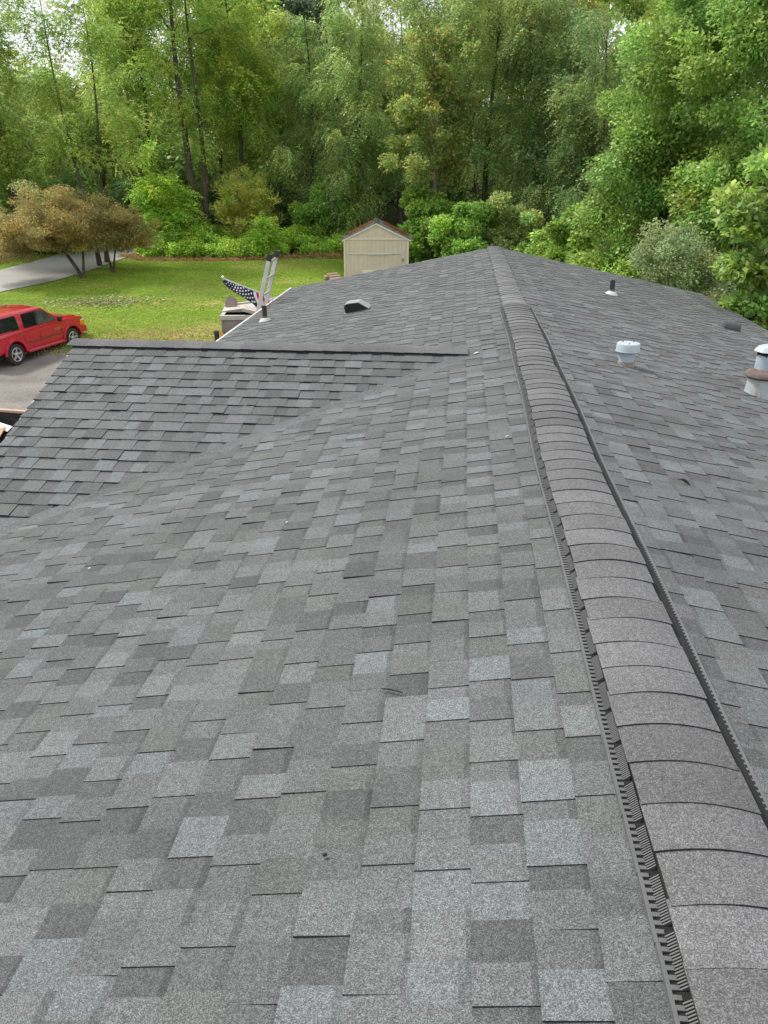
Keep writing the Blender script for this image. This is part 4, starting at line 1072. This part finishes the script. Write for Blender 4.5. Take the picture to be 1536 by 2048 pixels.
# --- understory along the wood edge
tree('leafy_bush', 'viny green bush left of the shed below the elms', 'bush', 640, 48.3, 4.4, [E_(2.6, 1.0, 1.2, .4), E_(1.8, 1.5, 1.2, -.7), E_(1.0, 2.2, .9), E_(2.0, .8, 1.6, 1.2)], 'shrub', 22000, 'broad', .11, 128, .07, ncl=60, cr=(.35, .6))
tree('leafy_bush', 'tall viny bush touching the right side of the shed', 'bush', 868, 42.5, 4.8, [E_(2.6, 1.5, 1.9), E_(1.3, 1.9, 1.3)], 'shrub', 22000, 'broad', .11, 129, .07, ncl=70, cr=(.35, .6))
tree('leafy_bush', 'dense green bush between the shed bush and the roof peak', 'bush', 940, 39.5, 3.4, [E_(1.9, 1.5, 1.5), E_(1.0, 1.8, 1.0)], 'shrub', 18000, 'broad', .11, 130, .07, ncl=60, cr=(.35, .6))
tree('leafy_bush', 'tangled bush with bluish leaves just over the roof peak', 'bush', 1020, 40, 3.9, [E_(2.2, 1.6, 1.7), E_(1.2, 1.9, 1.2)], 'elm', 20000, 'broad', .11, 131, .07, ncl=64, cr=(.35, .6))
tree('leafy_bush', 'bright green bush right of the roof peak under dark elms', 'bush', 1125, 36, 3.2, [E_(1.6, 1.6, 1.3), E_(.9, 1.9, .9)], 'broad', 18000, 'broad', .12, 132, .07, ncl=60, cr=(.35, .6))
tree('young_tree', 'bright lime green young tree at the roadside bend', 'tree', 322, 49, 6.3, [E_(4.6, .9, 1.2, -.1), E_(3.0, 1.5, 1.4, .1), E_(1.5, 1.9, 1.1, .3)], 'bright', 26000, 'spray', .10, 133, .1, ncl=75, cr=(.35, .65))
tree('rounded_shrub', 'rounded olive yellow shrub at the back of the lawn', 'shrub', 489, 47.8, 4.7, [E_(2.9, 1.7, 1.6), E_(1.7, 1.75, 1.3)], 'olive', 52000, 'upright', .070, 134, .1, ncl=150, cr=(.28, .45))
tree('sprout', 'small bright green sapling in front of the olive shrub', 'sapling', 516, 45.4, 2.5, [E_(1.75, .45, .35), E_(1.0, .4, .4)], 'bright', 1600, 'spray', .11, 135, .04, ncl=22, cr=(.25, .4))
tree('dark_thicket', 'dark leafy thicket below the slender stems behind the road', 'bush', 195, 56, 5.6, [E_(2.6, 3.2, 2.2), E_(1.4, 3.8, 1.4)], 'darkelm', 20000, 'spray', .12, 136, .1, ncl=60, cr=(.5, .9))
tree('dark_thicket', 'dark leafy thicket at the far left behind the red-leaved maple', 'bush', 50, 52, 4.8, [E_(2.4, 3.4, 2.2), E_(1.2, 4, 1.2)], 'darkelm', 20000, 'spray', .12, 137, .1, ncl=60, cr=(.5, .9))
tree('dark_thicket', 'dark thicket in the shade at the foot of the vine-clad trunks', 'bush', 420, 54, 4.6, [E_(2.0, 2.2, 1.9), E_(1.2, 3.0, 1.2)], 'darkelm', 16000, 'broad', .12, 138, .1, ncl=50, cr=(.5, .8))
tree('dark_thicket', 'dark thicket in the shade between olive shrub and elms', 'bush', 575, 51.5, 3.8, [E_(1.8, 2.0, 1.7), E_(1.0, 2.6, 1.0)], 'dark', 14000, 'broad', .12, 139, .1, ncl=46, cr=(.5, .8))
# --- pair of red-leaved maples by the road
tree('japanese_maple', 'wide bronze-leaved maple with forked trunk nearest the red vehicle', 'tree', 130, 41.8, 4.6,
     [E_(3.2, 2.2, 1.25, -1.1), E_(2.6, 2.9, 1.0, -1.2), E_(2.2, 1.5, .9, .8), E_(1.9, 1.7, .8, -2.4), E_(1.7, 1.2, .5, -.2), E_(2.75, 1.4, 1.0, .2), E_(1.55, 1.1, .5, -2.9)], 'maple', 80000, 'broad', .08, 140, .12, ncl=200, cr=(.3, .75), flat=.5,
     trunks=[(0, 0, -1.6, .1, 2.7, .12), (.05, 0, .35, .2, 2.8, .09)], limb_r=1.1, spread=.6, twigs=1)
tree('japanese_maple', 'smaller bronze-leaved maple standing right of its twin by the road', 'tree', 195, 42.6, 3.9,
     [E_(2.6, 1.5, 1.0, .3), E_(2.0, 1.5, .7, 1.1), E_(1.7, 1.0, .5, .6)], 'maple', 34000, 'broad', .08, 141, .10, ncl=100, cr=(.28, .55), flat=.7,
     trunks=[(0, 0, -.4, 0, 2.4, .09), (.06, 0, .5, .1, 2.4, .07)], limb_r=1.1, spread=.6, twigs=1)

# far wood behind the tree line, one mass
rng = np.random.default_rng(77)
nc = 900
wx = rng.uniform(-78, 70, nc); wy = rng.uniform(70, 88, nc)
hmax = np.where(wx < -22, 9.0, 15.0)+2.5*np.sin(wx*.22)+1.5*np.sin(wx*.57+2)
cen = np.stack([wx, wy, gz(wx, wy)+rng.random(nc)*hmax], 1)
V, C, nn = foliage(rng, cen, rng.uniform(1.8, 3.0, nc), np.tile([0, 0, .2], (nc, 1)), 170000, 'broad', .62, G['elm'])
tag(quad_mesh('far_wood', V, nn, M_LEAF, None, C), 'dense dark wood seen between the trees of the wood edge', 'wood', kind='stuff')

# weeds along the back of the lawn
EDGE = np.array([(-19.3, 44.0), (-18.54, 43.19), (-16.69, 42.86), (-12.7, 42.82), (-10.67, 43.68), (-9.11, 44.43), (-7.18, 44.86), (-5.5, 45.0)])
def edge_y(x): return np.interp(x, EDGE[:, 0], EDGE[:, 1])
rng = np.random.default_rng(78)
nc = 800
wx = rng.uniform(-19.2, -6.2, nc); u_ = rng.random(nc); wy = edge_y(wx)+.25+u_*4.2
hh_ = (.20+1.25*rng.random(nc)**.8)*(.8+.3*np.sin(wx*1.7)*np.sin(wx*.6+1))*(.55+.45*np.minimum(1, u_*3))
cen = np.stack([wx, wy, gz(wx, wy)+hh_*.85], 1)
V, C, nn = foliage(rng, cen, rng.uniform(.28, .5, nc), np.tile([0, -.2, .6], (nc, 1)), 120000, 'broad', .13, G['bright'])
tag(quad_mesh('weed_bank', V, nn, M_LEAF, None, C), 'bright green knee-high weeds along the back of the lawn', 'weeds', kind='stuff')
# dry cuttings at the foot of the weeds
rng = np.random.default_rng(79); n = 9000
wx = rng.uniform(-20, -6, n); wy = edge_y(wx)+rng.normal(-.05, .25, n)
p = np.stack([wx, wy, gz(wx, wy)+rng.uniform(.0, .10, n)], 1)
V = leaf_quads(rng, p, nrm(rng.normal(size=(n, 3))*[1, 1, .35]), nrm(rng.normal(size=(n, 3))+[0, 0, 1]), rng.uniform(.10, .30, n), rng.uniform(.015, .04, n)).reshape(-1, 3)
tag(quad_mesh('dry_cuttings', V, n, M_GRASS, None, .55*pick(rng, [(.5, (.22, .13, .06)), (.3, (.30, .19, .09)), (.2, (.12, .12, .03))], n)), 'dry brown cuttings in a strip before the weeds', 'cuttings', kind='stuff')

# mown grass
rng = np.random.default_rng(80); n = 150000
wx = rng.uniform(-27, 1.5, n); wy = 26.3+(45-26.3)*rng.random(n)**1.15
keep = (wy > 26.5+.5*np.sin(wx*.9)+.3*np.sin(wx*2.3)) & (wx < -2.8) & (wy < edge_y(wx)+.3) & (np.abs(wx+4.64) > -1)
wx, wy = wx[keep], wy[keep]; n = len(wx)
p = np.stack([wx, wy, gz(wx, wy)-.01], 1)
patch = .5+.5*np.sin(wx*.55+1.2*np.sin(wy*.5))*np.sin(wy*.62+.9*np.sin(wx*.33)+1)
rough = np.clip((30.5-wy)/3, 0, 1)
a = nrm(rng.normal(size=(n, 3))*[.7, .7, .2]+[0, 0, .75])
hgt = rng.uniform(.025, .055, n)*(1+2.4*rough*rng.random(n))
V = leaf_quads(rng, p, a, nrm(rng.normal(size=(n, 3))*[1, 1, .3]), hgt, rng.uniform(.03, .06, n)).reshape(-1, 3)
C = .76*pick(rng, [(.45, (.088, .160, .010)), (.33, (.120, .175, .018)), (.22, (.150, .175, .030))], n)
C *= (1+.10*np.sin(wy*3.6+.4*np.sin(wx*.3)))[:, None]
dry = rng.random(n) < np.clip((patch-.62)*2.2, 0, .55)+rough*(.25+.45*(np.sin(wx*.9+2)*np.sin(wy*1.3+wx*.4) > 0))+.85*np.exp(-((wx+11.4)/3.2)**2-((wy-28.3-.6*np.sin(wx*1.9))/1.3)**2)
C[dry] = .55*pick(rng, [(.4, (.20, .18, .05)), (.6, (.31, .23, .125))], int(dry.sum()))
tag(quad_mesh('lawn_grass', V, n, M_GRASS, None, C), 'mown yellow green grass of the lawn', 'grass', kind='stuff')
# clover and leaf-strewn patch in front of the maples
rng = np.random.default_rng(81); n = 2400
x0, y0 = spot(165, 36.5)
ang = rng.uniform(0, 6.3, n); rr = np.abs(rng.normal(0, .6, n))
wx = x0+rr*np.cos(ang)*2.6; wy = y0+rr*np.sin(ang)*1.0+.1*(wx-x0)
p = np.stack([wx, wy, gz(wx, wy)+rng.uniform(.01, .07, n)], 1)
V = leaf_quads(rng, p, nrm(rng.normal(size=(n, 3))*[1, 1, .25]), nrm(rng.normal(size=(n, 3))*.5+[0, 0, 1]), rng.uniform(.05, .13, n), rng.uniform(.05, .1, n)).reshape(-1, 3)
tag(quad_mesh('clover_patch', V, n, M_GRASS, None, .55*pick(rng, [(.5, (.11, .17, .05)), (.28, (.22, .26, .12)), (.12, (.34, .30, .16)), (.10, (.26, .17, .09))], n)), 'pale clover and fallen leaves on the lawn before the maples', 'clover', kind='stuff')

# road behind the maples
ROAD_NEAR = [(-24.5, 29.8), (-23.14, 31.85), (-22.37, 32.88), (-21.8, 34.38), (-20.96, 35.55), (-20.13, 36.92), (-19.7, 38.75), (-19.51, 41.38), (-19.5, 44.26), (-19.88, 47.24), (-20.26, 49.21), (-20.2, 54)]
ROAD_FAR = [(-28, 34), (-26.04, 36.44), (-25.03, 37.35), (-24.26, 38.77), (-23.89, 41.13), (-23.8, 43.77), (-23.73, 46.8), (-23.4, 48.89), (-22.9, 50.15), (-22.6, 52), (-22.4, 55)]
ribbon('road', ROAD_NEAR, ROAD_FAR, 60, .03, M_ROAD)

# ------------------------------------------------------------------ small litter on the roof
def litter(name, label, cat, x, y, size, rz, mat, thick=.003, bend=0.0):
    SMx = slope_matrix(x, y, .016) @ Matrix.Rotation(RAD(rz), 4, 'Z')
    m = MB(); k = 5
    pts = [(-size[0]/2+size[0]*i/k, size[1]/2*(.35+.65*math.sin(math.pi*(i+.5)/(k+1))), bend*math.sin(math.pi*i/k)) for i in range(k+1)]
    a = [SMx @ Vector((q[0], q[1], q[2])) for q in pts]; b = [SMx @ Vector((q[0], -q[1]*.8, q[2])) for q in pts]
    m.prism(a+b[::-1], SMx.to_3x3() @ Vector((0, 0, thick)))
    o = m.build(name, mat)
    return tag(o, label, cat)

litter('shingle_sliver', 'thin black shingle sliver lying slanted in the middle of the roof', 'sliver', -.82, 2.12, (.085, .006), -24, M_CUT, .003, .003)
litter('roofing_nail', 'dark nail standing up on the lower middle of the roof', 'nail', -.94, 1.44, (.012, .006), 20, M_CUT, .008)
litter('dry_leaf', 'yellow dry leaf lying on the gable shingles near the valley', 'leaf', -3.06, 5.44, (.11, .028), 10, plain('dry_leaf', (.42, .33, .12)), .004, .012)
litter('dry_leaf', 'tiny tan leaf on the shingles just left of the ridge vent', 'leaf', -.15-.16, 4.55, (.03, .016), 30, plain('tan_leaf', (.40, .28, .12)), .003, .006)
litter('curled_twig', 'curled dark twig on the right slope near the ridge vent', 'twig', .63, 4.05, (.075, .010), -40, M_CUT, .005, .016)
litter('paint_chip', 'white chip on the right slope beyond the end of the vent', 'chip', .69, 9.25, (.03, .02), 15, M_WHITE)
litter('paint_chip', 'white chip at the inner end of the gable ridge', 'chip', -.47, 6.98, (.05, .03), 40, M_WHITE)
litter('paint_chip', 'white scrap on the left slope at the middle of the picture', 'chip', -1.54, 3.72, (.016, .009), 70, M_WHITE)
litter('paint_chip', 'pale crumb on the left slope near the left edge of the picture', 'chip', -2.60, 3.49, (.014, .009), 20, M_WHITE)
